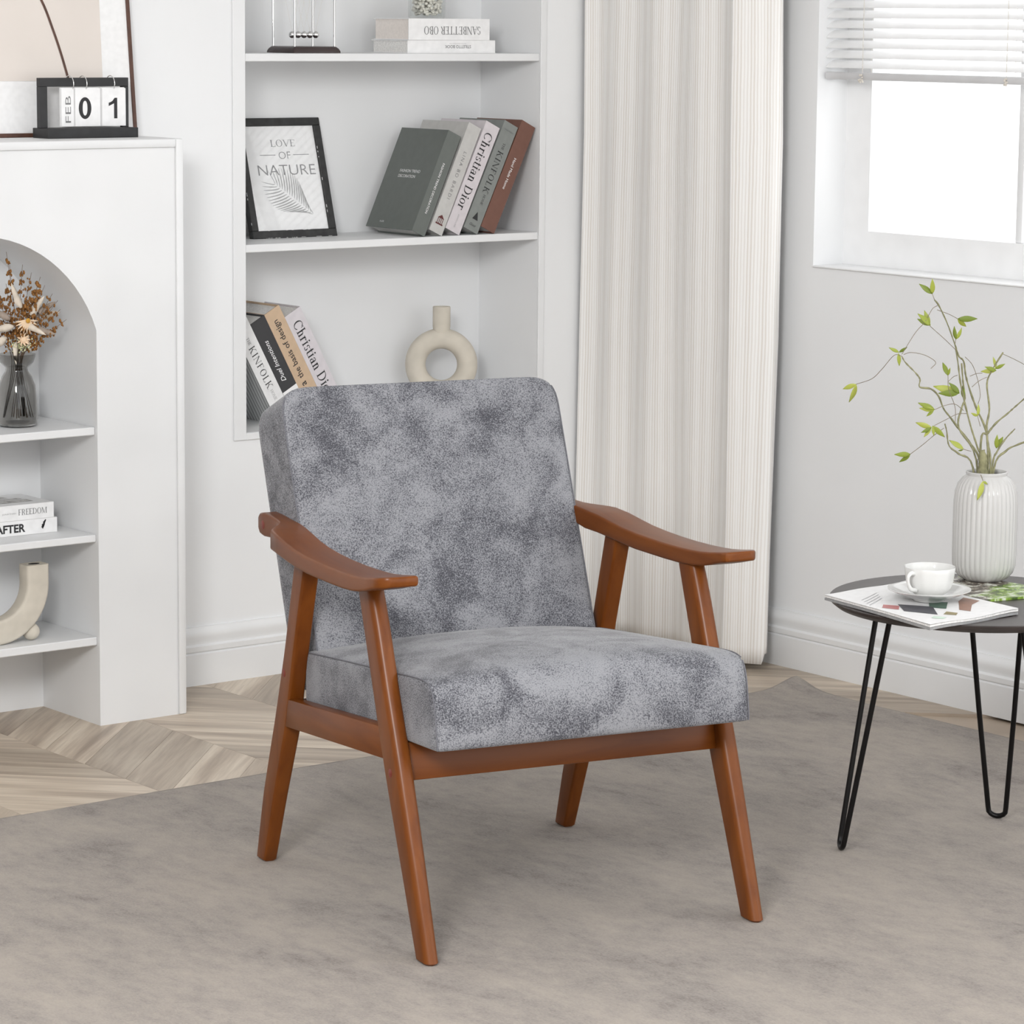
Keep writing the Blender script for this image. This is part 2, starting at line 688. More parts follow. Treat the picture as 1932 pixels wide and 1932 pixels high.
    sx = q.n('ShaderNodeSeparateXYZ')
    q.l(tc.outputs['UV'], sx.inputs[0])
    nz = q.noise(tc.outputs['UV'], 9, 3)
    u = q.math('ADD', q.math('MULTIPLY', sx.outputs[0], 1.0), q.math('MULTIPLY', nz, 0.003))
    w1 = q.math('SINE', q.math('MULTIPLY', u, 2 * math.pi / 0.0068))
    w2 = q.math('SINE', q.math('MULTIPLY', u, 2 * math.pi / 0.031))
    w = q.math('ADD', q.math('MULTIPLY', w1, 0.35), q.math('MULTIPLY', w2, 0.15))
    k = q.math('ADD', w, 0.5)
    q.l(q.ramp(k, [(0.08, lin(222, 217, 211)), (0.45, lin(236, 234, 231)), (0.8, lin(242, 241, 239))]), q.b.inputs['Base Color'])
    q.set(Roughness=0.9)
    q.bump(w1, 0.2, 0.0008)
    M['curtain'] = q.m
    M['blind'] = simple('blind_slat', (0.84, 0.84, 0.84, 1), 0.4, 0.02, 30)
    M['blind_rail'] = simple('blind_rail', (0.62, 0.62, 0.63, 1), 0.35, 0.03, 30)
    M['win'] = simple('window_paint', (0.86, 0.865, 0.87, 1), 0.4, 0.02, 20)
    M['cord'] = simple('blind_cord', (0.68, 0.64, 0.58, 1), 0.9, 0.1, 200)


build_materials()

# ------------------------------------------------------------------ room shell
YB, XR = 1.589, 1.575            # wall faces
NX0, NX1, NZ0, NZ1, NYB = 0.585, 1.345, 0.507, 2.04, 1.796     # niche

V, F = boxes((-2.2, NX0, YB, YB + 0.26, 0, 2.6), (NX1, 1.75, YB, YB + 0.26, 0, 2.6),
             (NX0, NX1, YB, YB + 0.26, 0, NZ0), (NX0, NX1, YB, YB + 0.26, NZ1, 2.6))
structure(mesh_obj('wall_back', V, F, M['wall']), 'white plastered back wall with a recessed bookcase niche', 'wall')

WY0, WY1, WZ0, WZ1 = -0.45, 0.97, 0.846, 1.95
V, F = boxes((XR, XR + 0.175, -1.1, WY0, 0, 2.6), (XR, XR + 0.175, WY1, YB, 0, 2.6),
             (XR, XR + 0.175, WY0, WY1, 0, WZ0), (XR, XR + 0.175, WY0, WY1, WZ1, 2.6))
structure(mesh_obj('wall_right', V, F, M['wall']), 'white plastered side wall with the window', 'wall')

V, F = boxes((-3.35, -3.2, -4.3, YB + 0.26, 0, 2.6), (-3.2, -2.2, YB, YB + 0.26, 0, 2.6))  # out of view; added, and kept grey, to dim the light from the left
structure(mesh_obj('added_wall_left', V, F, simple('grey_plaster', (0.66, 0.655, 0.65, 1), 0.8, 0.05, 5)), 'unseen pale grey wall added to cut the light from the left', 'wall')

V, F = boxes((-3.35, 1.75, -2.6, YB + 0.26, 2.6, 2.7))  # out of view; added to hold back the light from overhead
structure(mesh_obj('ceiling', V, F, M['wall']), 'unseen white ceiling added to cut the light from above', 'ceiling')

prof = [(0, 0), (.014, 0), (.014, .064), (.0105, .067), (.0135, .070), (.0138, .080), (.009, .084), (.0092, .090), (.0122, .099), (.0105, .110), (.0065, .115), (.0055, .119), (0, .119)]
V, F = prism([(YB - d, z) for d, z in prof], 'x', 0.298, XR)
structure(mesh_obj('baseboard_back', V, F, M['paint'], smooth=True, sharp=40), 'white moulded baseboard along the back wall', 'baseboard')
V, F = prism([(XR - d, z) for d, z in prof], 'y', -1.1, YB - 0.013)
structure(mesh_obj('baseboard_right', V, F, M['paint'], smooth=True, sharp=40), 'white moulded baseboard along the window wall', 'baseboard')

# floor slab and its chevron planks
V, F = boxes((-3.4, 1.75, 0.30, 1.85, -0.10, -0.006), (-3.4, 1.75, -4.3, 0.30, -0.10, 0.0))
floor = structure(mesh_obj('floor', V, F, simple('floor_base', lin(176, 160, 143), 0.5, 0.1, 8)), 'light oak chevron parquet floor', 'floor')
CW, PW_ = 0.277, 0.141
g = 0.0004
plank_me = {}
for s in (1, -1):
    pl = [(0 + g, g), (CW - g, s * CW + g), (CW - g, s * CW + PW_ - g), (0 + g, PW_ - g)]
    V, F = prism(pl, 'z', -0.006, 0.0)
    uv = [((p[0]) * 1.414, (p[1] - s * p[0]) * 1.0) for p in pl] * 2
    o = mesh_obj('plank', V, F, M['plank'], floor, uv=uv)
    plank_me[s] = o
first = {1: True, -1: True}
for k in range(-6, 6):
    s = 1 if k % 2 == 0 else -1
    xl = -0.08 + CW * k
    for n in range(-9, 6):
        y = 1.262 + PW_ * n + (0.0 if s == 1 else CW - 2 * PW_ + PW_)
        ymid = y + s * CW / 2
        if ymid < 0.36 or ymid > 1.80:
            continue
        if y < 0.31 or y + s * CW < 0.31:
            continue
        if first[s]:
            plank_me[s].location = (xl, y, 0)
            first[s] = False
        else:
            link_copy(plank_me[s], floor, (xl, y, 0))


# rug with one lifted corner
def make_rug():
    x0, x1, y0, y1 = -2.3, 1.432, -3.2, 0.848
    xs = [x0 + (x1 - 0.25 - x0) * i / 14 for i in range(14)] + [x1 - 0.25 + 0.25 * i / 16 for i in range(17)]
    ys = [y0 + (y1 - 0.25 - y0) * i / 14 for i in range(14)] + [y1 - 0.25 + 0.25 * i / 16 for i in range(17)]
    nx, ny = len(xs), len(ys)
    V, F = [], []

    def lift(x, y):
        d = math.hypot(x - x1, y - y1)
        return 0.020 * math.exp(-(d / 0.055) ** 2)
    for side, zz in ((0, 0.0), (1, 0.008)):
        for j, y in enumerate(ys):
            for i, x in enumerate(xs):
                wob = 0.004 * math.sin(y * 9) if i == nx - 1 else 0
                wob2 = 0.004 * math.sin(x * 7 + 1) if j == ny - 1 else 0
                inset = 0.003 if side and (i in (0, nx - 1) or j in (0, ny - 1)) else 0
                ex = x + wob - (inset if i == nx - 1 else 0)
                ey = y + wob2 - (inset if j == ny - 1 else 0)
                V.append((ex, ey, zz - (0.002 if inset else 0) + lift(x, y)))
    n = nx * ny
    for j in range(ny - 1):
        for i in range(nx - 1):
            a = j * nx + i
            F.append((a, a + nx, a + nx + 1, a + 1))
            F.append((n + a, n + a + 1, n + a + nx + 1, n + a + nx))
    ring = [i for i in range(nx)] + [j * nx + nx - 1 for j in range(1, ny)] + [(ny - 1) * nx + i for i in range(nx - 2, -1, -1)] + [j * nx for j in range(ny - 2, 0, -1)]
    for a, b in zip(ring, ring[1:] + ring[:1]):
        F.append((a, b, b + n, a + n))
    o = mesh_obj('rug', V, F, M['rug'], smooth=True, sharp=60)
    tag(o, 'large taupe grey mottled area rug under the armchair', 'rug')


make_rug()

# window in the right wall
win = thing('window_1', 'bright white framed window above the side table', 'window', (1.66, 0.26, WZ0))
structure(win)
wy0, wy1 = WY0 - 0.26, WY1 - 0.26
gz0 = 0.0755
V, F = boxes((0, 0.05, wy0, wy1, 0, gz0), (0, 0.05, wy0, wy1, 1.0, 1.104), (0, 0.05, wy1 - 0.072, wy1, gz0, 1.0), (0, 0.05, wy0, wy0 + 0.072, gz0, 1.0))
mesh_obj('window_frame', V, F, M['win'], win)
V, F = boxes((0.008, 0.042, 0.4825 - 0.26, 0.4995 - 0.26, gz0, 1.0))
mesh_obj('mullion', V, F, M['paint'], win, bevel=0.002)
V, F = boxes((0.008, 0.042, -0.03 - 0.26, -0.013 - 0.26, gz0, 1.0))
mesh_obj('mullion', V, F, M['paint'], win, bevel=0.002)
for a, b in ((0.4995, 0.898), (-0.013, 0.4825), (-0.378, -0.03)):
    V, F = boxes((0.022, 0.026, a - 0.26, b - 0.26, gz0, 1.0))
    mesh_obj('pane', V, F, M['pane'], win)
V, F = boxes((-0.090, 0.0, wy0 + 0.0005, wy1 - 0.0005, 0.0004, 0.0045))
mesh_obj('window_sill', V, F, M['win'], win, bevel=0.003)


# venetian blind
def make_blind():
    bl = thing('venetian_blind', 'white venetian blind half lowered over the window', 'blind', (1.605, 0.26, 1.2304))
    L0, L1 = -0.70, 0.706
    V, F = boxes((-0.014, 0.014, L0, L1, 0, 0.0155))
    mesh_obj('bottom_rail', V, F, M['blind_rail'], bl, bevel=0.003)
    pts = []
    nn = 6
    for i in range(nn + 1):
        t = i / nn
        x = -0.0115 + 0.023 * t
        z = 0.0148 * t + 0.0022 * math.sin(math.pi * t)
        pts.append((x, z))
    poly = pts + [(x + 0.0003, z - 0.0009) for x, z in reversed(pts)]
    V, F = prism(poly, 'y', L0, L1)
    sl = mesh_obj('slat', V, F, M['blind'], bl, smooth=True, sharp=50)
    sl.location = (0, 0, 0.0245)
    for k in range(1, 33):
        link_copy(sl, bl, (0, 0, 0.0245 + 0.0201 * k))
    V, F = boxes((-0.018, 0.02, L0, L1, 0.685, 0.715))
    mesh_obj('head_rail', V, F, M['blind'], bl, bevel=0.003)
    for yy in (0.5985, 0.2065, -0.185, -0.56):
        for dx in (-0.0125, 0.0125):
            V, F = tube([(dx, yy, 0.012), (dx, yy, 0.69)], 0.0006, 6)
            mesh_obj('ladder_cord', V, F, M['cord'], bl)
        B = []
        for q in range(9):
            B.append(ball((-0.0165 + rnd.uniform(-.002, .002), yy + rnd.uniform(-.006, .006), 0.004 + rnd.uniform(-.008, .007)), 0.0024, 6, 4))
        V, F = merge(*B)
        o = mesh_obj('cord_knot', V, F, M['cord'], bl, smooth=True)
        o['kind'] = 'stuff'


make_blind()


# curtain in the corner
def make_curtain():
    plan = [(1.447, 1.578), (1.470, 1.535), (1.450, 1.475), (1.474, 1.415), (1.452, 1.350), (1.478, 1.285), (1.456, 1.215), (1.480, 1.150),
            (1.446, 1.098), (1.460, 1.062), (1.484, 1.030), (1.500, 1.012), (1.514, 1.013), (1.530, 1.028), (1.542, 1.055)]
    P = spline([(a, b, 0) for a, b in plan], 10)
    zs = [0.014, 0.05, 0.30, 0.70, 1.1, 1.6, 2.1, 2.4]
    V, F, uv = [], [], []
    arc = [0.0]
    for a, b in zip(P, P[1:]):
        arc.append(arc[-1] + (b - a).length)
    for j, z in enumerate(zs):
        for i, p in enumerate(P):
            k = (0.55 if i < 82 else 0.9) + 0.12 * math.sin(z * 2.3 + i * 0.05)
            x = 1.47 + (p.x - 1.47) * k + 0.004 * math.sin(z * 3 + p.y * 11)
            zz = z + (0.022 * clamp((i - (len(P) - 30)) / 4, 0, 1) if j == 0 else 0)
            V.append((x, p.y + 0.003 * math.sin(z * 4 + i * .2), zz))
            uv.append((arc[i], z))
    n = len(P)
    for j in range(len(zs) - 1):
        for i in range(n - 1):
            a = j * n + i
            F.append((a, a + 1, a + n + 1, a + n))
    o = mesh_obj('curtain', V, F, M['curtain'], smooth=True, sharp=80, uv=uv)
    md = o.modifiers.new('cloth', 'SOLIDIFY')
    md.thickness = 0.0022
    md.offset = 0
    tag(o, 'off-white finely striped floor length curtain in the room corner', 'curtain')


make_curtain()


# ------------------------------------------------------------------ built-in niche bookcase
case = thing('wall_niche', 'white built-in bookcase niche recessed in the back wall', 'bookcase', (NX0, YB, NZ0))
w = NX1 - NX0
dp = NYB - YB
hh = NZ1 - NZ0
V, F = boxes((0, w, dp, dp + 0.02, -0.01, hh))
mesh_obj('back_panel', V, F, M['paint'], case)
V, F = boxes((0, w, 0.0005, dp, -0.004, 0.0005))
mesh_obj('bottom_panel', V, F, M['paint'], case)
for z in (0.874 - NZ0, 1.257 - NZ0, 1.641 - NZ0):
    V, F = boxes((0.0003, w - 0.0003, 0.001, dp, z, z + 0.016))
    mesh_obj('shelf', V, F, M['paint'], case, bevel=0.0012, seg=1)
for (a, b, c, d_) in ((-0.030, 0.0, -0.014, hh + 0.02), (w, w + 0.016, -0.014, hh + 0.02), (0.0, w, -0.014, 0.0)):
    V, F = boxes((a, b, -0.004, 0.0, c, d_))
    mesh_obj('trim', V, F, M['paint'], case, bevel=0.0012, seg=1)


# ------------------------------------------------------------------ mantelpiece with arched alcove
def make_mantel():
    mt = thing('mantelpiece', 'white mantelpiece with an arched alcove of shelves', 'fireplace', (-0.1485, 1.373, 0))
    hw, HT, D = 0.4465, 1.116, YB - 1.373
    ow, zc, r = 0.2545, 0.678, 0.2677
    a0 = math.asin((0.761 - zc) / r)
    N = 28
    arch = [(r * math.cos(a0 + (math.pi - 2 * a0) * i / N), zc + r * math.sin(a0 + (math.pi - 2 * a0) * i / N)) for i in range(N + 1)]
    arch[0] = (ow, arch[0][1])
    arch[-1] = (-ow, arch[-1][1])
    V, F = [], []

    def quad2(p):          # front and back copies of a planar polygon
        k = len(V)
        n = len(p)
        for y in (0, D):
            V.extend([(x, y, z) for x, z in p])
        F.append(tuple(range(k, k + n)))
        F.append(tuple(range(k + n, k + 2 * n))[::-1])
    zs = arch[0][1]
    quad2([(ow, 0), (hw, 0), (hw, zs), (ow, zs)])
    quad2([(-hw, 0), (-ow, 0), (-ow, zs), (-hw, zs)])
    quad2([(ow, zs), (hw, zs), (hw, HT), (ow, HT)])
    quad2([(-hw, zs), (-ow, zs), (-ow, HT), (-hw, HT)])
    for i in range(N):
        p, q = arch[i], arch[i + 1]
        quad2([q, p, (p[0], HT), (q[0], HT)])

    def wall(p, q):
        k = len(V)
        V.extend([(p[0], 0, p[1]), (q[0], 0, q[1]), (q[0], D, q[1]), (p[0], D, p[1])])
        F.append((k, k + 1, k + 2, k + 3))
    loop = [(hw, 0), (hw, zs), (hw, HT)] + [(a[0], HT) for a in arch] + [(-hw, HT), (-hw, zs), (-hw, 0)]
    for p, q in zip(loop, loop[1:]):
        wall(p, q)
    inner = [(ow, 0)] + arch + [(-ow, 0)]
    for p, q in zip(inner, inner[1:]):
        wall(p, q)
    wall((ow, 0), (hw, 0))
    wall((-hw, 0), (-ow, 0))
    me = bpy.data.meshes.new('surround')
    me.from_pydata(V, [], F)
    bm = bmesh.new()
    bm.from_mesh(me)
    bmesh.ops.remove_doubles(bm, verts=bm.verts, dist=1e-5)
    bmesh.ops.recalc_face_normals(bm, faces=bm.faces)
    bm.to_mesh(me)
    bm.free()
    me.polygons.foreach_set('use_smooth', [True] * len(me.polygons))
    me.set_sharp_from_angle(angle=R(30))
    me.materials.append(M['paint'])
    o = bpy.data.objects.new('surround', me)
    COL.objects.link(o)
    o.parent = mt
    for b in ((hw - 0.016, hw, -0.006, 0, 0, HT), (-hw, -hw + 0.016, -0.006, 0, 0, HT), (-hw + 0.016, hw - 0.016, -0.006, 0, HT - 0.016, HT)):
        mesh_obj('trim', *boxes(b), M['paint'], mt, bevel=0.003)
    for zt, th in ((0.576, 0.015), (0.370, 0.014), (0.172, 0.016)):
        mesh_obj('shelf', *boxes((-ow + 0.0004, ow - 0.0004, 0.008, D, zt - th, zt)), M['paint'], mt, bevel=0.0015, seg=1)


make_mantel()


# ------------------------------------------------------------------ armchair
def make_chair():
    K = 0.931
    ch = thing('armchair', 'grey suede armchair with brown wooden frame and armrests', 'armchair', (-0.00712, -0.02671, 0.0), (0, 0, -0.21496397))

    def sec(xa, xb, ya, yb, z, rf, rr):
        """plan outline of a leg, front (ya) corners rounded by rf, rear by rr"""
        out = []
        for (cx, cy, r_, s) in ((xa + rf, ya + rf, rf, 180), (xb - rf, ya + rf, rf, 270), (xb - rr, yb - rr, rr, 0), (xa + rr, yb - rr, rr, 90)):
            for i in range(5):
                a = R(s + 90 * i / 4)
                out.append((cx + r_ * math.cos(a), cy + r_ * math.sin(a), z))
        return [(x * K, y * K, zz * K) for x, y, zz in out]

    def leg(st, side, rf, rr):
        xa, xb = (0.2745, 0.304) if side > 0 else (-0.304, -0.2745)
        Z = [s[0] for s in st]
        rings = []
        n = 18
        for i in range(n + 1):
            z = Z[0] + (Z[-1] - Z[0]) * i / n
            for k in range(len(st) - 1):
                if st[k][0] <= z <= st[k + 1][0] + 1e-9:
                    t = (z - st[k][0]) / (st[k + 1][0] - st[k][0])
                    yr = st[k][1] + (st[k + 1][1] - st[k][1]) * t
                    yf = st[k][2] + (st[k + 1][2] - st[k][2]) * t
                    break
            tp = 0.0028 * clamp((0.25 - z) / 0.25, 0, 1)
            rings.append(sec(xa + tp, xb - tp, yf, yr, z, rf, rr))
        # chamfered foot
        z0, yr, yf = st[0]
        rings.insert(0, sec(xa + 0.0065, xb - 0.0065, yf + 0.004, yr - 0.004, z0 - 0.0035, rf * 0.75, rr * 0.7))
        V, F = loft(rings)
        return mesh_obj('leg', V, F, M['wood'], ch, smooth=True, sharp=32)

    fl = [(.0121, -.296, -.337), (.15, -.238, -.286), (.304, -.172, -.227), (.42, -.127, -.178), (.518, -.089, -.139), (.566, -.071, -.116)]
    rl = [(.0121, .372, .335), (.129, .338, .290), (.27, .281, .230), (.40, .236, .196), (.576, .186, .142)]
    for s in (-1, 1):
        leg(fl, s, 0.0125, 0.003)
        leg(rl, s, 0.0045, 0.004)
    # arms
    ast = [  # y, zbottom, ztop, x inner, x outer
        (.4045, .585, .597, .262, .281), (.401, .578, .603, .2585, .2845), (.392, .5725, .6085, .257, .286), (.375, .570, .6115, .257, .286), (.345, .572, .6105, .257, .286),
        (.315, .5745, .6085, .257, .287), (.295, .576, .6075, .257, .290), (.278, .576, .6065, .2575, .298), (.264, .5745, .6055, .258, .310), (.252, .5725, .6045, .259, .320),
        (.240, .570, .6035, .260, .3265), (.20, .568, .5995, .264, .331), (.16, .5645, .594, .267, .333), (.12, .561, .5895, .268, .334), (.07, .5585, .5865, .269, .335),
        (.02, .558, .5852, .270, .335), (-.03, .558, .585, .270, .335), (-.08, .5590, .5858, .270, .336), (-.12, .5615, .5875, .270, .337), (-.15, .5650, .5895, .270, .337),
        (-.18, .5715, .5930, .270, .3375), (-.21, .579, .5975, .270, .3375), (-.2215, .5815, .599, .270, .3355), (-.230, .583, .600, .2705, .330), (-.2345, .5845, .6000, .272, .324), (-.2365, .587, .598, .275, .319)]

    def arm(side):
        rings = []
        for (y, zb, zt, xi, xo) in ast:
            r_ = min(0.0045, (zt - zb) * 0.35)
            ring = []
            xa, xb = xi, xo
            for (cx, cz, s) in ((xb - r_, zt - r_, 0), (xa + r_, zt - r_, 90), (xa + r_, zb + r_, 180), (xb - r_, zb + r_, 270)):
                for i in range(4):
                    a = R(s + 90 * i / 3)
                    ring.append((side * (cx + r_ * math.cos(a)) * K, y * K, (cz + r_ * math.sin(a)) * K))
            rings.append(ring)
        V, F = loft(rings)
        return mesh_obj('armrest', V, F, M['wood_y'], ch, smooth=True, sharp=32)
    for s in (-1, 1):
        arm(s)
        # plugs
        for (y, z, x, rr) in ((.376, .590, .2862, .0075), (.237, .360, .3042, .0068), (-.203, .285, .3042, .0068)):
            V, F = lathe([(0.0001, 0.0012), (rr * .7, 0.001), (rr, 0.0), (rr, -0.004)], 16)
            V = [(s * (x + q[2]) * K, (y + q[0]) * K, (z + q[1] * 1.05) * K) for q in V]
            mesh_obj('wood_plug', V, F, M['plug'], ch, smooth=True)
        # side rail
        xa, xb = (s * 0.3035 * K, s * 0.280 * K)
        poly = [(-.176 * K, .302 * K), (.235 * K, .2685 * K), (.222 * K, .318 * K), (-.160 * K, .3510 * K)]
        V, F = prism(poly, 'x', min(xa, xb), max(xa, xb))
        mesh_obj('side_rail', V, F, M['wood_y'], ch, bevel=0.002)
    poly = [(-.211 * K, .2715 * K), (-.188 * K, .2715 * K), (-.176 * K, .331 * K), (-.199 * K, .331 * K)]
    V, F = prism(poly, 'x', -.276 * K, .276 * K)
    mesh_obj('front_rail', V, F, M['wood_x'], ch, bevel=0.002)
    poly = [(.236 * K, .262 * K), (.258 * K, .262 * K), (.246 * K, .312 * K), (.224 * K, .312 * K)]
    V, F = prism(poly, 'x', -.276 * K, .276 * K)
    mesh_obj('rear_rail', V, F, M['wood_x'], ch, bevel=0.002)

    # seat cushion
    hw = .2770 * K

    def seat(u, v, w_):
        # v=-1 front .. 1 rear
        yb_f, yb_r = -.318 * K, .215 * K
        p = round_pt((u * 1.0, v * 1.0, w_ * 1.0), (1, 1, 1), 0.0) if False else (u, v, w_)
        t = (v + 1) / 2
        zb = (.338 + (.312 - .338) * t) * K
        zt = (.448 + (.399 - .448) * t) * K
        lean = 0.018 * K * (1 - t) * (w_ + 1) / 2
        y = yb_f + (yb_r - yb_f) * t + lean
        z = zb + (zt - zb) * (w_ + 1) / 2
        # crown
        cx = 1 - abs(u) ** 2.4
        cy = 1 - abs(clamp(v * 1.0, -1, 1)) ** 3.2
        if w_ > 0.999:
            z += 0.030 * K * cx * (0.25 + 0.75 * cy) * (1 if v < 0.9 else 1)
        if v < -0.999:
            y -= 0.008 * (1 - abs(u) ** 3) * (1 - w_ * w_)
        return (u * hw, y, z)

    def soften(y, z):
        # generous radius where the top rolls over into the front
        r_ = 0.036
        cy_, cz_ = -.318 * K + 0.018 * K + r_, .448 * K - r_
        if y < cy_ and z > cz_:
            dy, dz = y - cy_, z - cz_
            m, L = max(abs(dy), abs(dz)), math.hypot(dy, dz)
            if L > 1e-9:
                return cy_ + dy * m / L, cz_ + dz * m / L
        return y, z

    def seat_fn(u, v, w_):
        # squeeze grid lines towards the edges, then round the corners
        def e(t):
            return math.copysign(1 - (1 - abs(t)) ** 1.5, t)
        U, V_, W_ = e(u), e(v), e(w_)
        x, y, z = seat(U, V_, W_)
        y, z = soften(y, z)
        return (x, y, z)
    V, F, ids = rbox(30, 26, 12, seat_fn)
    me = bpy.data.meshes.new('seat_cushion')
    me.from_pydata(V, [], F)
    bm = bmesh.new()
    bm.from_mesh(me)
    bmesh.ops.recalc_face_normals(bm, faces=bm.faces)
    # round: smooth only along box edges, stronger on the top front edge
    for it in range(7):
        co = {}
        for vv in bm.verts:
            nb = [e_.other_vert(vv).co for e_ in vv.link_edges]
            avg = sum(nb, Vector()) / len(nb)
            co[vv] = vv.co.lerp(avg, 0.45)
        for vv, c in co.items():
            vv.co = c
    bm.to_mesh(me)
    bm.free()
    me.polygons.foreach_set('use_smooth', [True] * len(me.polygons))
    me.materials.append(M['suede'])
    so = bpy.data.objects.new('seat_cushion', me)
    COL.objects.link(so)
    so.parent = ch

    def seam(nm, keys, idm, mesh, par, off):
        pts = [Vector(mesh.vertices[idm[k]].co) for k in keys]
        pts = [p + Vector(off) for p in pts]
        V, F = tube(pts, 0.0011, 6)
        mesh_obj(nm, V, F, M['suede_seam'], par, smooth=True, sharp=80)
    for i in (0, 30):
        sx = -0.0008 if i == 0 else 0.0008
        seam('seam', [(i, j, 12) for j in range(1, 26)], ids, me, so, (sx, 0, 0.0006))
        seam('seam', [(i, 0, k) for k in range(0, 12)], ids, me, so, (sx, -0.0006, 0))

    # backrest
    B0, B1 = .352, .8265
    tilt = math.atan(0.40)
    LH = (B1 - B0) / math.cos(tilt) / 2 * K
    TH = .124 / 2 * K
    hwB = .2615 * K
    cz0 = (B0 + B1) / 2
    cy0 = .28 + (cz0 - .62) * 0.40

    def back(u, v, w_):
        def e(t):
            return math.copysign(1 - (1 - abs(t)) ** 1.6, t)
        U, V_, W_ = e(u), e(v), e(w_)
        r_ = 0.012
        # corner rounding seen from the front
        x, z = U * hwB, W_ * LH
        cr = 0.040
        qx, qz = clamp(x, -hwB + cr, hwB - cr), clamp(z, -LH + cr, LH - cr)
        dx, dz = x - qx, z - qz
        if abs(dx) > 1e-9 and abs(dz) > 1e-9:
            m = max(abs(dx), abs(dz))
            L = math.hypot(dx, dz)
            x, z = qx + dx * m / L, qz + dz * m / L
        y = V_ * TH
        if v < -0.999:
            y -= 0.012 * (1 - abs(U) ** 3) * (1 - abs(W_) ** 3)
        if v > 0.999:
            y += 0.004 * (1 - abs(U) ** 4) * (1 - abs(W_) ** 4)
        # to chair space: local front is -y
        yy = cy0 * K + math.sin(tilt) * z + math.cos(tilt) * (y + TH)
        zz = cz0 * K + math.cos(tilt) * z - math.sin(tilt) * (y + TH)
        return (x, yy, zz)
    V, F, idb = rbox(30, 10, 30, back)
    me = bpy.data.meshes.new('backrest')
    me.from_pydata(V, [], F)
    bm = bmesh.new()
    bm.from_mesh(me)
    bmesh.ops.recalc_face_normals(bm, faces=bm.faces)
    for it in range(4):
        co = {}
        for vv in bm.verts:
            nb = [e_.other_vert(vv).co for e_ in vv.link_edges]
            avg = sum(nb, Vector()) / len(nb)
            co[vv] = vv.co.lerp(avg, 0.4)
        for vv, c in co.items():
            vv.co = c
    bm.to_mesh(me)
    bm.free()
    me.polygons.foreach_set('use_smooth', [True] * len(me.polygons))
    me.materials.append(M['suede'])
    bo = bpy.data.objects.new('backrest', me)
    COL.objects.link(bo)
    bo.parent = ch
    for i in (0, 30):
        sx = -0.0006 if i == 0 else 0.0006
        seam('seam', [(i, 0, k) for k in range(0, 29)], idb, me, bo, (sx, -0.0005, 0))


make_chair()


# ------------------------------------------------------------------ books
def cover_mat(name, rgb, rough=0.5):
    return simple(name, lin(*rgb), rough, 0.04, 60)


def book(name, label, loc, rot, t, h, d, cov, group, pivot='right', pages=None, bd=0.0022, cover_left=None, group_extra=None):
    """upright hardback: thickness along x, spine on the -y side, height along z; origin at the bottom corner it leans on"""
    b = thing(name, label, 'book', loc, rot, group)
    x0 = -t if pivot == 'right' else 0.0
    V, F = boxes((x0, x0 + bd, 0.0, d, 0, h), (x0 + t - bd, x0 + t, 0.0, d, 0, h), (x0 + bd, x0 + t - bd, 0.0, bd, 0, h))
    c = mesh_obj('cover', V, F, cov, b)
    V, F = boxes((x0 + bd, x0 + t - bd, bd, d - 0.004, 0.003, h - 0.004))
    mesh_obj('pages', V, F, pages or M['pages'], b)
    b['x0'] = x0
    return b, x0


UP, DN = (0, 0, 1), (0, 0, -1)
EPS = -0.0005


def spine_print(b, x0, t, line, z, size_w, mat, down=True, center=0.5, nm='title'):
    """line laid along the spine; z is where the line starts; size_w its length"""
    V2, F, w_ = line
    hgt = max(v[1] for v in V2) if V2 else 0.01
    k = size_w / w_
    if down:      # reads downwards, letters stand towards +x
        o = (x0 + t * center - 0.5 * hgt_cap(line) * k, EPS, z)
        u, v = (0, 0, -1), (1, 0, 0)
    else:         # reads upwards, letters stand towards -x
        o = (x0 + t * center + 0.5 * hgt_cap(line) * k, EPS, z)
        u, v = (0, 0, 1), (-1, 0, 0)
    V2 = [(x * k, y * k) for x, y in V2]
    return print_on(nm, (V2, F, w_ * k), o, u, v, mat, b)


def hgt_cap(line):
    return sorted(v[1] for v in line[0])[int(len(line[0]) * 0.97)]


YS = 1.597
ZS = 0.8901
tl = 25.6
# -- five leaning right on the middle shelf
b, x0 = book('book', 'dark green hardback with cover showing, first of the books leaning right', (1.0434, YS, ZS), (0, R(24.6), 0), 0.036, 0.229, 0.166, cover_mat('green_cover', (99, 104, 100)), 'books leaning right on the middle shelf')
spine_print(b, x0, 0.036, sans_text('FASHION TREND DECORATION', 0.01), 0.160, 0.114, M['ink_white'])
for z, s in ((0.128, 'FASHION TREND'), (0.116, 'DECORATION')):
    print_on('title', sans_text(s, 0.0068), (x0 + EPS, 0.116, z), (0, -1, 0), (0, 0, 1), M['ink_white'], b)
print_on('title', sans_text('F-LITE', 0.004), (x0 + EPS, 0.122, 0.012), (0, -1, 0), (0, 0, 1), M['ink_white'], b)

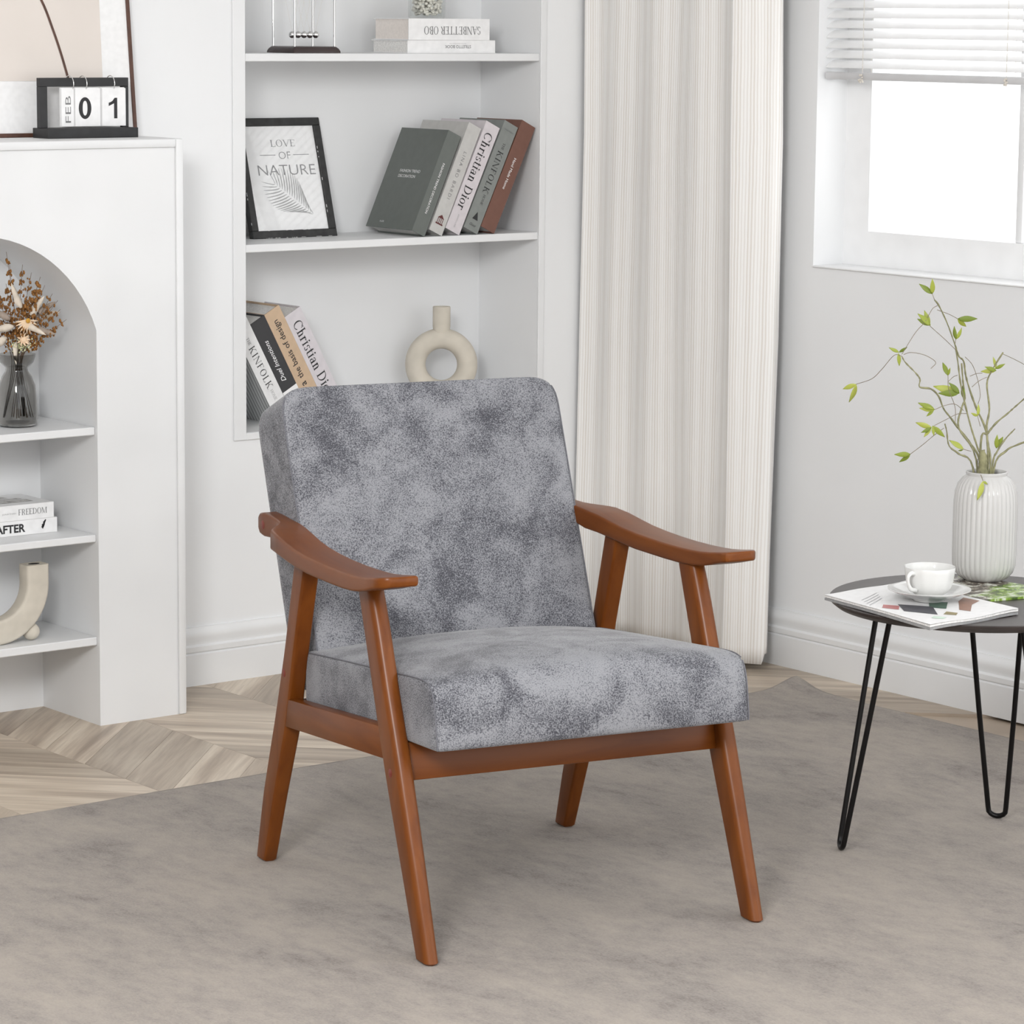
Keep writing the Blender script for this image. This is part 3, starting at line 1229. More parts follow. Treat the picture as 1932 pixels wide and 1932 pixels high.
b, x0 = book('book', 'light grey hardback with red house mark, second of the books leaning right', (1.0890, YS, ZS), (0, R(24.9), 0), 0.036, 0.247, 0.163, cover_mat('grey_cover', (188, 187, 184)), 'books leaning right on the middle shelf')
spine_print(b, x0, 0.036, sans_text('LINA BO BARDI', 0.01, -0.012, 0.0, 1.35), 0.185, 0.107, M['ink_grey'])
mk = simple('maroon_ink', lin(92, 40, 40), 0.6)
cxm = x0 + 0.018
V = [(cxm - .009, EPS, .033), (cxm + .009, EPS, .033), (cxm, EPS, .041), (cxm - .010, EPS, .019), (cxm + .010, EPS, .019), (cxm + .010, EPS, .022), (cxm - .010, EPS, .022)]
F = [(0, 1, 2), (3, 4, 5, 6)]
for i in range(4):
    k = len(V)
    xx = cxm - .0075 + i * .0045
    V += [(xx, EPS, .022), (xx + .0016, EPS, .022), (xx + .0016, EPS, .033), (xx, EPS, .033)]
    F.append((k, k + 1, k + 2, k + 3))
me = mesh_obj('emblem', V, F, mk, b)
# dark photograph along the foot of its front board
V = [(x0 + EPS, 0.008, 0.0), (x0 + EPS, 0.150, 0.0), (x0 + EPS, 0.150, 0.06), (x0 + EPS, 0.008, 0.06)]
q = NT('dark_photo')
f = q.noise(q.coords('Object', (40, 90, 30)), 1.0, 4)
q.l(q.ramp(f, [(0.45, (0.03, 0.03, 0.035, 1)), (0.55, (0.25, 0.25, 0.25, 1)), (0.65, (0.04, 0.04, 0.045, 1))]), q.b.inputs['Base Color'])
mesh_obj('photo', V, [(0, 1, 2, 3)], q.m, b)

b, x0 = book('book', 'pale lilac-grey hardback with large black serif title, leaning right on the middle shelf', (1.1355, YS, ZS), (0, R(25.6), 0), 0.040, 0.249, 0.158, cover_mat('lilac_cover', (205, 199, 202)), 'books leaning right on the middle shelf')
spine_print(b, x0, 0.040, serif_text('Christian Dior', 0.02), 0.228, 0.178, M['ink'], center=0.47)
spine_print(b, x0, 0.040, sans_text('ASSOULINE', 0.004, space=1.1), 0.040, 0.03, M['ink_pale'])

b, x0 = book('book', 'mid grey hardback with black triangle on the spine, leaning right', (1.1840, YS, ZS), (0, R(25.8), 0), 0.040, 0.250, 0.158, cover_mat('stone_cover', (128, 132, 129)), 'books leaning right on the middle shelf')
spine_print(b, x0, 0.040, serif_text('KINFOLK', 0.02, 0.14), 0.185, 0.098, M['ink'])
spine_print(b, x0, 0.040, serif_text('THE', 0.02), 0.205, 0.017, M['ink'], center=0.53)
spine_print(b, x0, 0.040, serif_text('HOME', 0.02), 0.084, 0.024, M['ink'], center=0.53)
cxm = x0 + 0.020
mesh_obj('emblem', [(cxm - .008, EPS, .026), (cxm + .008, EPS, .026), (cxm, EPS, .044)], [(0, 1, 2)], M['ink'], b)
print_on('title', sans_text('Ouur', 0.006, shear=0.2), (cxm, EPS, 0.011), (1, 0, 0), (0, 0, 1), M['ink'], b, 'center')
print_on('title', sans_text('Nathan Williams', 0.0028), (cxm, EPS, 0.232), (1, 0, 0), (0, 0, 1), M['ink_grey'], b, 'center')

b, x0 = book('book', 'reddish brown hardback leaning against the right side of the niche', (1.2300, YS, ZS), (0, R(26.2), 0), 0.040, 0.250, 0.158, cover_mat('brown_cover', (112, 77, 65)), 'books leaning right on the middle shelf')
spine_print(b, x0, 0.040, sans_text('Hand Made Home', 0.01), 0.168, 0.072, M['ink_white'])

# -- four leaning left on the niche floor
ZN = 0.5078
th = -28.6
q = NT('ridged_photo')
wv = q.n('ShaderNodeTexWave')
wv.inputs['Scale'].default_value = 28
wv.inputs['Distortion'].default_value = 1.5
wv.bands_direction = 'Y'
q.l(q.coords('Object'), wv.inputs['Vector'])
q.l(q.ramp(wv.outputs['Color'], [(0.2, lin(150, 152, 152)), (0.8, lin(205, 207, 207))]), q.b.inputs['Base Color'])
ridged = q.m
b, x0 = book('book', 'white spined hardback with grey ridged cover, leftmost on the niche floor', (0.7140, 1.66, ZN), (0, R(th), 0), 0.040, 0.252, 0.130, cover_mat('white_cover', (226, 226, 226)), 'books leaning left on the niche floor', 'left')
spine_print(b, x0, 0.040, serif_text('KINFOLK', 0.02, 0.14), 0.178, 0.100, M['ink'])
spine_print(b, x0, 0.040, serif_text('THE', 0.02), 0.200, 0.018, M['ink_grey'])
spine_print(b, x0, 0.040, serif_text('HOME', 0.02), 0.074, 0.026, M['ink_pale'])
mesh_obj('photo', [(x0 + EPS, 0.0, 0), (x0 + EPS, 0.13, 0), (x0 + EPS, 0.13, 0.252), (x0 + EPS, 0.0, 0.252)], [(0, 1, 2, 3)], ridged, b)

b, x0 = book('book', 'black spined thin hardback with white script title on the niche floor', (0.7598, 1.66, ZN), (0, R(th), 0), 0.039, 0.241, 0.130, cover_mat('black_cover', (52, 52, 54)), 'books leaning left on the niche floor', 'left')
spine_print(b, x0, 0.039, sans_text('Duel Intentions', 0.01, 0.004, 0.35), 0.094, 0.098, M['ink_white'], down=False, center=0.42)
mesh_obj('label', [(x0, EPS, 0.0), (x0 + .039, EPS, 0.0), (x0 + .039, EPS, 0.074), (x0, EPS, 0.074)], [(0, 1, 2, 3)], M['paper'], b)
print_on('title', sans_text('ALEX HOYT', 0.0045), (x0 + .006, EPS * 2, 0.06), (1, 0, 0), (0, 0, 1), M['ink_pale'], b)

b, x0 = book('book', 'tan spined hardback standing between the black and the lilac book', (0.8045, 1.66, ZN), (0, R(th), 0), 0.041, 0.262, 0.130, cover_mat('tan_cover', (198, 172, 144)), 'books leaning left on the niche floor', 'left')
spine_print(b, x0, 0.041, sans_text('the basis of design', 0.01, 0.006), 0.098, 0.140, M['ink'], down=False, center=0.42)
spine_print(b, x0, 0.041, sans_text('a', 0.01, 0.008), 0.080, 0.009, M['ink'], down=False, center=0.42)

b, x0 = book('book', 'pale lilac-grey hardback with large black title, rightmost on the niche floor', (0.8515, 1.66, ZN), (0, R(th), 0), 0.044, 0.254, 0.130, cover_mat('lilac_cover', (208, 203, 207)), 'books leaning left on the niche floor', 'left')
spine_print(b, x0, 0.044, serif_text('Christian Dior', 0.02), 0.232, 0.182, M['ink'], center=0.47)


def flat_book(name, label, loc, wd, t, d, cov, group, rotz=0.0, pages=None):
    """lying book, spine on the -y side; x along the spine; origin at the front left bottom corner"""
    b = thing(name, label, 'book', loc, (0, 0, rotz), group)
    bd = 0.0016
    V, F = boxes((0, wd, 0, d, 0, bd), (0, wd, 0, d, t - bd, t), (0, wd, 0, bd, bd, t - bd))
    mesh_obj('cover', V, F, cov, b)
    V, F = boxes((0.003, wd - 0.003, bd, d - 0.003, bd, t - bd))
    mesh_obj('pages', V, F, pages or M['pages'], b)
    return b


ZT = 1.2732
wc = cover_mat('white_cover', (232, 232, 232))
b = flat_book('book', 'thin white book lying at the bottom of the upper shelf pile', (1.0060, 1.609, ZT), 0.232, 0.0272, 0.128, wc, 'white books piled on the upper shelf')
print_on('title', sans_text('STILETTO BOOK', 0.0068), (0.132, EPS, 0.0172), (-1, 0, 0), (0, 0, -1), M['ink_grey'], b, 'center', 0.069)
print_on('title', sans_text('THE SHOE DESIGN COLLECTION', 0.0018), (0.132, EPS, 0.0212), (-1, 0, 0), (0, 0, -1), M['ink_pale'], b, 'center', 0.045)
b = flat_book('book', 'thick white book lying on top of the thin one, upper shelf', (1.0085, 1.609, ZT + 0.0276), 0.214, 0.0445, 0.124, wc, 'white books piled on the upper shelf', pages=simple('warm_pages', lin(226, 219, 213), 0.8, 0.04, 200))
print_on('title', serif_text('SANBETTER OBO', 0.0165, 0.02), (0.1147, EPS, 0.0282), (-1, 0, 0), (0, 0, -1), M['ink_grey'], b, 'center', 0.150)

ZB = 0.3705
b = flat_book('book', 'white book with bold black title lying in the alcove, lower one', (-0.150, 1.455, ZB), 0.214, 0.0285, 0.125, wc, 'white books piled in the alcove')
print_on('title', sans_text('AFTER', 0.0155, 0.03), (0.1125, EPS, 0.0065), (1, 0, 0), (0, 0, 1), M['ink'], b, 'center', 0.064)
V, F = [], []
for (a, c, s) in ((0.186, .021, .0035), (0.184, .016, .0042), (0.1825, .0125, .0035), (0.188, .024, .0025)):
    k = len(V)
    V += [(a - s, EPS, c), (a, EPS, c - s * 1.3), (a + s * .8, EPS, c + s * .4), (a + s * .2, EPS, c + s)]
    F.append((k, k + 1, k + 2, k + 3))
mesh_obj('emblem', V, F, M['ink'], b)
b = flat_book('book', 'white book with newspaper-like cover lying uppermost in the alcove', (-0.155, 1.455, ZB + 0.0289), 0.212, 0.0295, 0.125, wc, 'white books piled in the alcove')
print_on('title', serif_text('FREEDOM', 0.0112), (0.166, EPS, 0.0098), (1, 0, 0), (0, 0, 1), M['ink_grey'], b, 'center', 0.062)
print_on('title', sans_text('JONATHAN', 0.003), (0.115, EPS, 0.0125), (1, 0, 0), (0, 0, 1), M['ink_pale'], b, 'center', 0.03)
V, F = [], []
cb = random.Random(3)
for (x_, y_, w_, h_) in ((.02, .085, .14, .025), (.03, .02, .06, .03), (.11, .03, .075, .028), (.10, .065, .08, .012), (.01, .058, .07, .012)):
    k = len(V)
    V += [(x_, y_, .0299), (x_ + w_, y_, .0299), (x_ + w_, y_ + h_, .0299), (x_, y_ + h_, .0299)]
    F.append((k, k + 1, k + 2, k + 3))
q = NT('newsprint')
f = q.noise(q.coords('Object', (60, 160, 1)), 1.0, 5, 0.7)
q.l(q.ramp(f, [(0.4, (0.16, 0.15, 0.15, 1)), (0.52, (0.60, 0.59, 0.57, 1))]), q.b.inputs['Base Color'])
mesh_obj('photo', V, F, q.m, b)


# ------------------------------------------------------------------ framed print on the middle shelf
def make_print():
    W_, H_, T_ = 0.213, 0.256, 0.016
    lean = math.asin(0.070 / 0.256)
    fr = thing('picture_frame', 'worn black picture frame with leaf print leaning on the middle shelf', 'picture frame', (0.6915, 1.7165, 0.8905), (-lean, 0, 0))
    bw = 0.0165
    for bx in ((0, W_, 0, T_, 0, bw), (0, W_, 0, T_, H_ - bw, H_), (0, bw, 0, T_, bw, H_ - bw), (W_ - bw, W_, 0, T_, bw, H_ - bw)):
        mesh_obj('frame_bar', *boxes(bx), M['black_worn'], fr, bevel=0.0012, seg=1)
    # chipped pale edges
    B = []
    for i in range(46):
        s = rnd.choice((0, 0, 1, 2, 3))
        l = rnd.uniform(.001, .006)
        if s == 0:
            x = rnd.uniform(.002, W_ - .01)
            B.append(boxes((x, x + l, -0.0003, 0.0006, 0.0002, 0.0009)))
        elif s == 1:
            z = rnd.uniform(.01, H_ - .02)
            B.append(boxes((0.0002, 0.0009, -0.0003, 0.0006, z, z + l)))
        elif s == 2:
            z = rnd.uniform(.02, H_ - .02)
            B.append(boxes((W_ - bw - .0004, W_ - bw + .0003, -0.0003, 0.0006, z, z + l)))
        else:
            x = rnd.uniform(.02, W_ - .03)
            B.append(boxes((x, x + l, -0.0003, 0.0006, bw - 0.0008, bw)))
    o = mesh_obj('worn_edge', *merge(*B), M['paper'], fr)
    o['kind'] = 'stuff'
    mesh_obj('print_sheet', *boxes((bw, W_ - bw, 0.006, 0.009, bw, H_ - bw)), M['paper'], fr)
    mesh_obj('backing_board', *boxes((0.004, W_ - 0.004, 0.0092, T_ - 0.001, 0.004, H_ - 0.004)), simple('backing_board', lin(190, 172, 160), 0.8), fr)
    gl = NT('picture_glass')
    tr = gl.n('ShaderNodeBsdfTransparent')
    gs = gl.n('ShaderNodeBsdfGlossy')
    gs.inputs['Roughness'].default_value = 0.03
    mx = gl.n('ShaderNodeMixShader')
    mx.inputs[0].default_value = 0.05
    gl.l(tr.outputs[0], mx.inputs[1])
    gl.l(gs.outputs[0], mx.inputs[2])
    gl.l(mx.outputs[0], [n for n in gl.t.nodes if n.type == 'OUTPUT_MATERIAL'][0].inputs[0])
    mesh_obj('glass', *boxes((bw, W_ - bw, 0.0036, 0.0046, bw, H_ - bw)), gl.m, fr)
    y = 0.0056
    cx = 0.114
    sheet = fr

    def line(s, serif, z, w_, m, h, bold=0.0, shear=0.0):
        L = serif_text(s, h) if serif else sans_text(s, h, bold, shear)
        print_on('lettering', L, (cx, y, z), (1, 0, 0), (0, 0, 1), m, sheet, 'center', w_)
    line('LOVE', True, 0.1955, 0.063, M['ink_grey'], 0.0145)
    line('OF', False, 0.1690, 0.030, M['ink_grey'], 0.0165, -0.01)
    line('NATURE', False, 0.1345, 0.145, M['ink_grey'], 0.0235, -0.008)
    for a, b_ in ((0.052, 0.091), (0.136, 0.176)):
        mesh_obj('lettering', [(a, y, 0.1770), (b_, y, 0.1770), (b_, y, 0.1784), (a, y, 0.1784)], [(0, 1, 2, 3)], M['ink_grey'], sheet)
    # skeleton leaf
    V, F = [], []
    A, Bp = Vector((0.070, 0, 0.122)), Vector((0.170, 0, 0.044))
    ax = (Bp - A).normalized()
    nr = Vector((ax.z, 0, -ax.x))
    if nr.z < 0:
        nr = -nr
    n = 17
    for side in (1, -1):
        for i in range(n):
            t = (i + 0.5) / n
            base = A.lerp(Bp, 0.06 + 0.90 * t)
            L = 0.047 * math.sin(math.pi * clamp(0.05 + t * 0.93, 0, 1)) ** 0.75 * (1.0 if side > 0 else 0.95)
            pts = [base + (nr * side * s * L) - ax * (s ** 1.3) * (0.030 if side > 0 else 0.030) for s in (0.04, 0.25, 0.5, 0.75, 1.0)]
            for a, b_, wd, wd2 in zip(pts, pts[1:], (.0006, .0015, .0017, .0014), (.0015, .0017, .0014, .0005)):
                k = len(V)
                V += [(a - ax * wd)[:], (b_ - ax * wd2)[:], (b_ + ax * wd2)[:], (a + ax * wd)[:]]
                F.append((k, k + 1, k + 2, k + 3))
    V = [(v[0], y, v[2]) for v in V]
    o = mesh_obj('leaf_drawing', V, F, simple('leaf_ink', lin(150, 150, 150), 0.7), sheet)
    o['kind'] = 'stuff'


make_print()


# ------------------------------------------------------------------ Newton's cradle
def make_cradle():
    c = thing('newtons_cradle', 'desk pendulum with five steel balls on a dark base', 'ornament', (0.7285, 1.622, 1.2733))
    W_, D_, H_ = 0.119, 0.104, 0.0135

    def ring(ins, z):
        r_ = 0.006
        out = []
        for (cx, cy, s) in ((W_ - ins - r_, D_ - ins - r_, 0), (ins + r_, D_ - ins - r_, 90), (ins + r_, ins + r_, 180), (W_ - ins - r_, ins + r_, 270)):
            for i in range(5):
                a = R(s + 90 * i / 4)
                out.append((cx + r_ * math.cos(a), cy + r_ * math.sin(a), z))
        return out
    V, F = loft([ring(0, 0), ring(0.0005, 0.004), ring(0.003, 0.009), ring(0.007, 0.0128), ring(0.010, H_)])
    mesh_obj('base', V, F, simple('dark_lacquer', (0.045, 0.030, 0.030, 1), 0.25, 0.1, 20), c, smooth=True, sharp=50)
    ht = 0.15
    for yy in (0.013, 0.091):
        pth = [(0.010, yy, H_ - 0.002), (0.010, yy, ht - 0.012)] + [(0.010 + 0.012 * (1 - math.cos(a)), yy, ht - 0.012 + 0.012 * math.sin(a)) for a in (R(30), R(60), R(90))] + \
              [(W_ - 0.022 + 0.012 * math.sin(a), yy, ht - 0.012 + 0.012 * math.cos(a)) for a in (0, R(30), R(60), R(90))] + [(W_ - 0.010, yy, H_ - 0.002)]
        V, F = tube(pth, 0.0023, 10)
        mesh_obj('wire_frame', V, F, M['chrome'], c, smooth=True, sharp=60)
    for i in range(5):
        x = 0.0305 + i * 0.0147
        V, F = ball((x, 0.052, 0.037), 0.0073, 20, 14)
        bl = mesh_obj('ball', V, F, M['chrome'], c, smooth=True, sharp=80)
        V, F = merge(tube([(x, 0.052, 0.0443), (x, 0.013, ht)], 0.00022, 4), tube([(x, 0.052, 0.0443), (x, 0.091, ht)], 0.00022, 4))
        mesh_obj('string', V, F, M['cord'], bl)


make_cradle()


# ------------------------------------------------------------------ jar of pebbles on the book pile
def make_jar():
    j = thing('pebble_jar', 'clear glass jar of white pebbles standing on the book pile', 'jar', (1.095, 1.662, ZT + 0.0276 + 0.0448))
    r_ = 0.039
    V, F = lathe([(0.0005, 0.0), (r_ - .003, 0.0), (r_, 0.003), (r_, 0.112), (r_ - .002, 0.114), (r_ - .0035, 0.112), (r_ - .0035, 0.004), (0.0005, 0.0035)], 40)
    mesh_obj('jar_glass', V, F, M['jar'], j, smooth=True, sharp=50)
    B = []
    jr = random.Random(5)
    for i in range(420):
        a = jr.uniform(0, 2 * math.pi)
        rr = (r_ - 0.0085) * math.sqrt(jr.uniform(0.25, 1))
        s = jr.uniform(0.0032, 0.0052)
        B.append(ball((rr * math.cos(a), rr * math.sin(a), 0.0085 + jr.uniform(0, 0.08)), s, 7, 5, (jr.uniform(.7, 1.1), jr.uniform(.7, 1.1), jr.uniform(.6, .9))))
    o = mesh_obj('pebbles', *merge(*B), simple('white_pebble', lin(226, 222, 214), 0.7, 0.12, 90), j, smooth=True, sharp=80)
    o['kind'] = 'stuff'


make_jar()


# ------------------------------------------------------------------ ring vase in the niche
def make_ring_vase():
    vz = thing('ring_vase', 'beige stoneware ring vase with a short neck in the niche', 'vase', (1.172, 1.705, 0.5078), (0, 0, R(-38)))
    Rm, rt = 0.0565, 0.0222
    cz = 0.0945
    N, n = 56, 20
    rings = []
    for i in range(N):
        a = 2 * math.pi * i / N
        rings.append([((Rm + rt * math.cos(b)) * math.cos(a), rt * math.sin(b), cz + (Rm + rt * math.cos(b)) * math.sin(a)) for b in [2 * math.pi * k / n for k in range(n)]])
    V, F = loft(rings + [rings[0]], caps=False)
    mesh_obj('ring_body', V, F, M['ceramic'], vz, smooth=True, sharp=80)
    V, F = lathe([(0.0175, cz + Rm + rt * 0.55), (0.0192, cz + Rm + rt + 0.004), (0.0192, cz + Rm + rt + 0.046), (0.0185, cz + Rm + rt + 0.0475), (0.0150, cz + Rm + rt + 0.0472), (0.0145, cz + Rm + rt + 0.01), (0.0005, cz + Rm + rt + 0.008)], 32)
    mesh_obj('neck', V, F, M['ceramic'], vz, smooth=True, sharp=50)
    V, F = lathe([(0.0005, 0), (0.027, 0), (0.0285, 0.002), (0.024, 0.012), (0.020, 0.024), (0.0005, 0.026)], 32)
    mesh_obj('foot', V, F, M['ceramic'], vz, smooth=True, sharp=50)


make_ring_vase()


# ------------------------------------------------------------------ U-shaped vase in the alcove
def make_u_vase():
    u = thing('arch_vase', 'beige u-shaped vase resting on a ball foot in the alcove', 'vase', (-0.0885, 1.412, 0.1722))
    cz, Ro, Ri, D_ = 0.110, 0.110, 0.0625, 0.036
    pts = []
    N = 36
    zt = 0.146
    out = [(Ro, zt)] + [(Ro * math.cos(R(a)), cz + Ro * math.sin(R(a))) for a in [0 - 180 * i / N for i in range(N + 1)]] + [(-Ro, 0.175)]
    inn = [(Ri, zt)] + [(Ri * math.cos(R(a)), cz + Ri * math.sin(R(a))) for a in [0 - 180 * i / N for i in range(N + 1)]] + [(-Ri, 0.175)]
    rings = []
    for (o_, i_) in zip(out, inn):
        # rounded rectangle cross-section between o_ and i_
        ring = []
        e = 0.006
        ov, iv = Vector((o_[0], 0, o_[1])), Vector((i_[0], 0, i_[1]))
        d = (iv - ov).normalized()
        L = (iv - ov).length
        for (s, t, a0) in ((e, e, 180), (L - e, e, 270), (L - e, D_ - e, 0), (e, D_ - e, 90)):
            for k in range(4):
                a = R(a0 + 30 * k)
                p = ov + d * (s + e * math.cos(a))
                ring.append((p.x, t + e * math.sin(a), p.z))
        rings.append(ring)
    V, F = loft(rings)
    mesh_obj('vase_body', V, F, M['ceramic'], u, smooth=True, sharp=50)
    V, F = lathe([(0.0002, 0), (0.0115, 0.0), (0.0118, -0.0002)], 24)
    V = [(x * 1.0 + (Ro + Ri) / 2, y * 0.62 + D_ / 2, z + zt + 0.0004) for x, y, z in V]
    mesh_obj('mouth', V, F, simple('hole_shade', (0.02, 0.018, 0.016, 1), 0.9), u)  # flat disc; the shade inside the opening is put into its dark colour
    V, F = ball((0.078, 0.018, 0.0166), 0.0166, 24, 16)
    mesh_obj('ball_foot', V, F, M['ceramic'], u, smooth=True, sharp=80)
    V, F = ball((-0.078, 0.018, 0.0166), 0.0166, 24, 16)
    mesh_obj('ball_foot', V, F, M['ceramic'], u, smooth=True, sharp=80)


make_u_vase()


# ------------------------------------------------------------------ flip calendar on the mantel
def make_calendar():
    c = thing('flip_calendar', 'black desk flip calendar showing FEB 01 on the mantelpiece', 'calendar', (0.0603, 1.463, 1.1162))
    W_ = 0.1975
    mesh_obj('base', *boxes((0, W_, 0, 0.058, 0, 0.0185)), M['black_satin'], c, bevel=0.0008, seg=1)
    y0, y1 = 0.028, 0.040
    fx0, fx1, z0, z1 = -0.001, 0.1935, 0.0185, 0.1125
    bw = 0.0165
    for bx in ((fx0, fx1, y0, y1, z1 - bw, z1), (fx0, fx0 + bw, y0, y1, z0, z1 - bw), (fx1 - 0.0125, fx1, y0, y1, z0, z1 - bw)):
        mesh_obj('frame_bar', *boxes(bx), M['black_satin'], c, bevel=0.0006, seg=1)

    def card(x0, x1, n, nm):
        cd = None
        for k in range(n):
            yy = y0 - 0.0035 - 0.0011 * k
            cd = mesh_obj(nm, *boxes((x0 + 0.0006 * k, x1 + 0.0006 * k, yy - 0.0005, yy + 0.0003, z0 + 0.003, z1 - bw - 0.0018 - 0.0006 * k)), M['paper'], c)
        return cd, y0 - 0.0035 - 0.0011 * (n - 1) - 0.0008
    cd, yf = card(0.0395, 0.0665, 4, 'month_card')
    print_on('lettering', sans_text('FEB', 0.0125, -0.006), (0.0615, yf, 0.0285), (0, 0, 1), (-1, 0, 0), M['ink_grey'], cd, 'left', 0.050)
    cd, yf = card(0.0695, 0.1245, 4, 'day_card')
    ov = GL.arc(0, 0.5, 0.345, 0.515, 0, 360, tk=0.215, tn=0.165, n=32)
    V = [(0.0925 + x * 0.040, yf, 0.0355 + y * 0.040) for pl in ov for x, y in pl]
    mesh_obj('lettering', V, [tuple(range(4 * i, 4 * i + 4)) for i in range(len(ov))], M['ink'], cd)
    cd, yf = card(0.1285, 0.1805, 4, 'day_card')
    one = [[(0.10, 0), (0.29, 0), (0.29, 1), (0.14, 1)], [(0.10, 0.0), (0.14, 1.0), (0.10, 0.92), (0.10, 0.7)], [(-0.21, 0.60), (0.10, 0.73), (0.14, 1.0), (0.02, 0.86)], [(-0.21, 0.60), (0.02, 0.86), (-0.08, 0.80), (-0.21, 0.76)]]
    V = [(0.1525 + x * 0.038, yf, 0.0355 + y * 0.039) for pl in one for x, y in pl]
    mesh_obj('lettering', V, [tuple(range(4 * i, 4 * i + 4)) for i in range(len(one))], M['ink'], cd)
    for x in (0.0655, 0.0945, 0.1555):
        pth = [(x + 0.0015 * math.cos(a), (y0 + y1) / 2 - 0.0135 * math.cos(a) - 0.002, z1 - 0.0115 + 0.0155 * math.sin(a)) for a in [R(-40 + 20 * i) for i in range(13)]]
        V, F = tube(pth, 0.0010, 8)
        mesh_obj('ring', V, F, M['chrome'], c, smooth=True, sharp=70)


make_calendar()


# ------------------------------------------------------------------ large art print on the mantel
def make_art():
    H_, W_ = 0.40, 0.56
    lean = math.asin((1.583 - 1.542) / H_)
    a = thing('art_print', 'thin brown framed abstract line print leaning behind the calendar', 'picture frame', (0.303, 1.539, 1.1162), (-lean, 0, 0))
    T_, bw = 0.006, 0.0078
    for bx in ((-W_, 0, -0.001, T_, 0, bw), (-W_, 0, -0.001, T_, H_ - bw, H_), (-bw, 0, -0.001, T_, bw, H_ - bw), (-W_, -W_ + bw, -0.001, T_, bw, H_ - bw)):
        mesh_obj('frame_bar', *boxes(bx), M['brown_frame'], a, bevel=0.0008, seg=1)
    sh = mesh_obj('print_sheet', *boxes((-W_ + bw, -bw, 0.002, 0.005, bw, H_ - bw)), M['paper'], a)
    z0 = 0.106
    mesh_obj('print_sheet', [(-W_ + .06, 0.0012, z0), (-0.070, 0.0012, z0), (-0.065, 0.0012, H_ - 0.06), (-W_ + .06, 0.0012, H_ - 0.06)], [(0, 1, 2, 3)],
             simple('blush_paper', lin(217, 209, 202), 0.8, 0.02, 10), a)
    pts = spline([(-0.145, 0, 0.105), (-0.158, 0, 0.155), (-0.172, 0, 0.200), (-0.194, 0, 0.258), (-0.230, 0, 0.31), (-0.30, 0, 0.32), (-0.36, 0, 0.27)], 6)
    V, F = [], []
    for i, p in enumerate(pts):
        t = (pts[min(i + 1, len(pts) - 1)] - pts[max(i - 1, 0)]).normalized()
        n = Vector((-t.z, 0, t.x)) * 0.0026
        V += [(p.x - n.x, 0.0004, p.z - n.z), (p.x + n.x, 0.0004, p.z + n.z)]
        if i:
            k = 2 * i
            F.append((k - 2, k - 1, k + 1, k))
    mesh_obj('drawn_line', V, F, M['brown_frame'], a)


make_art()


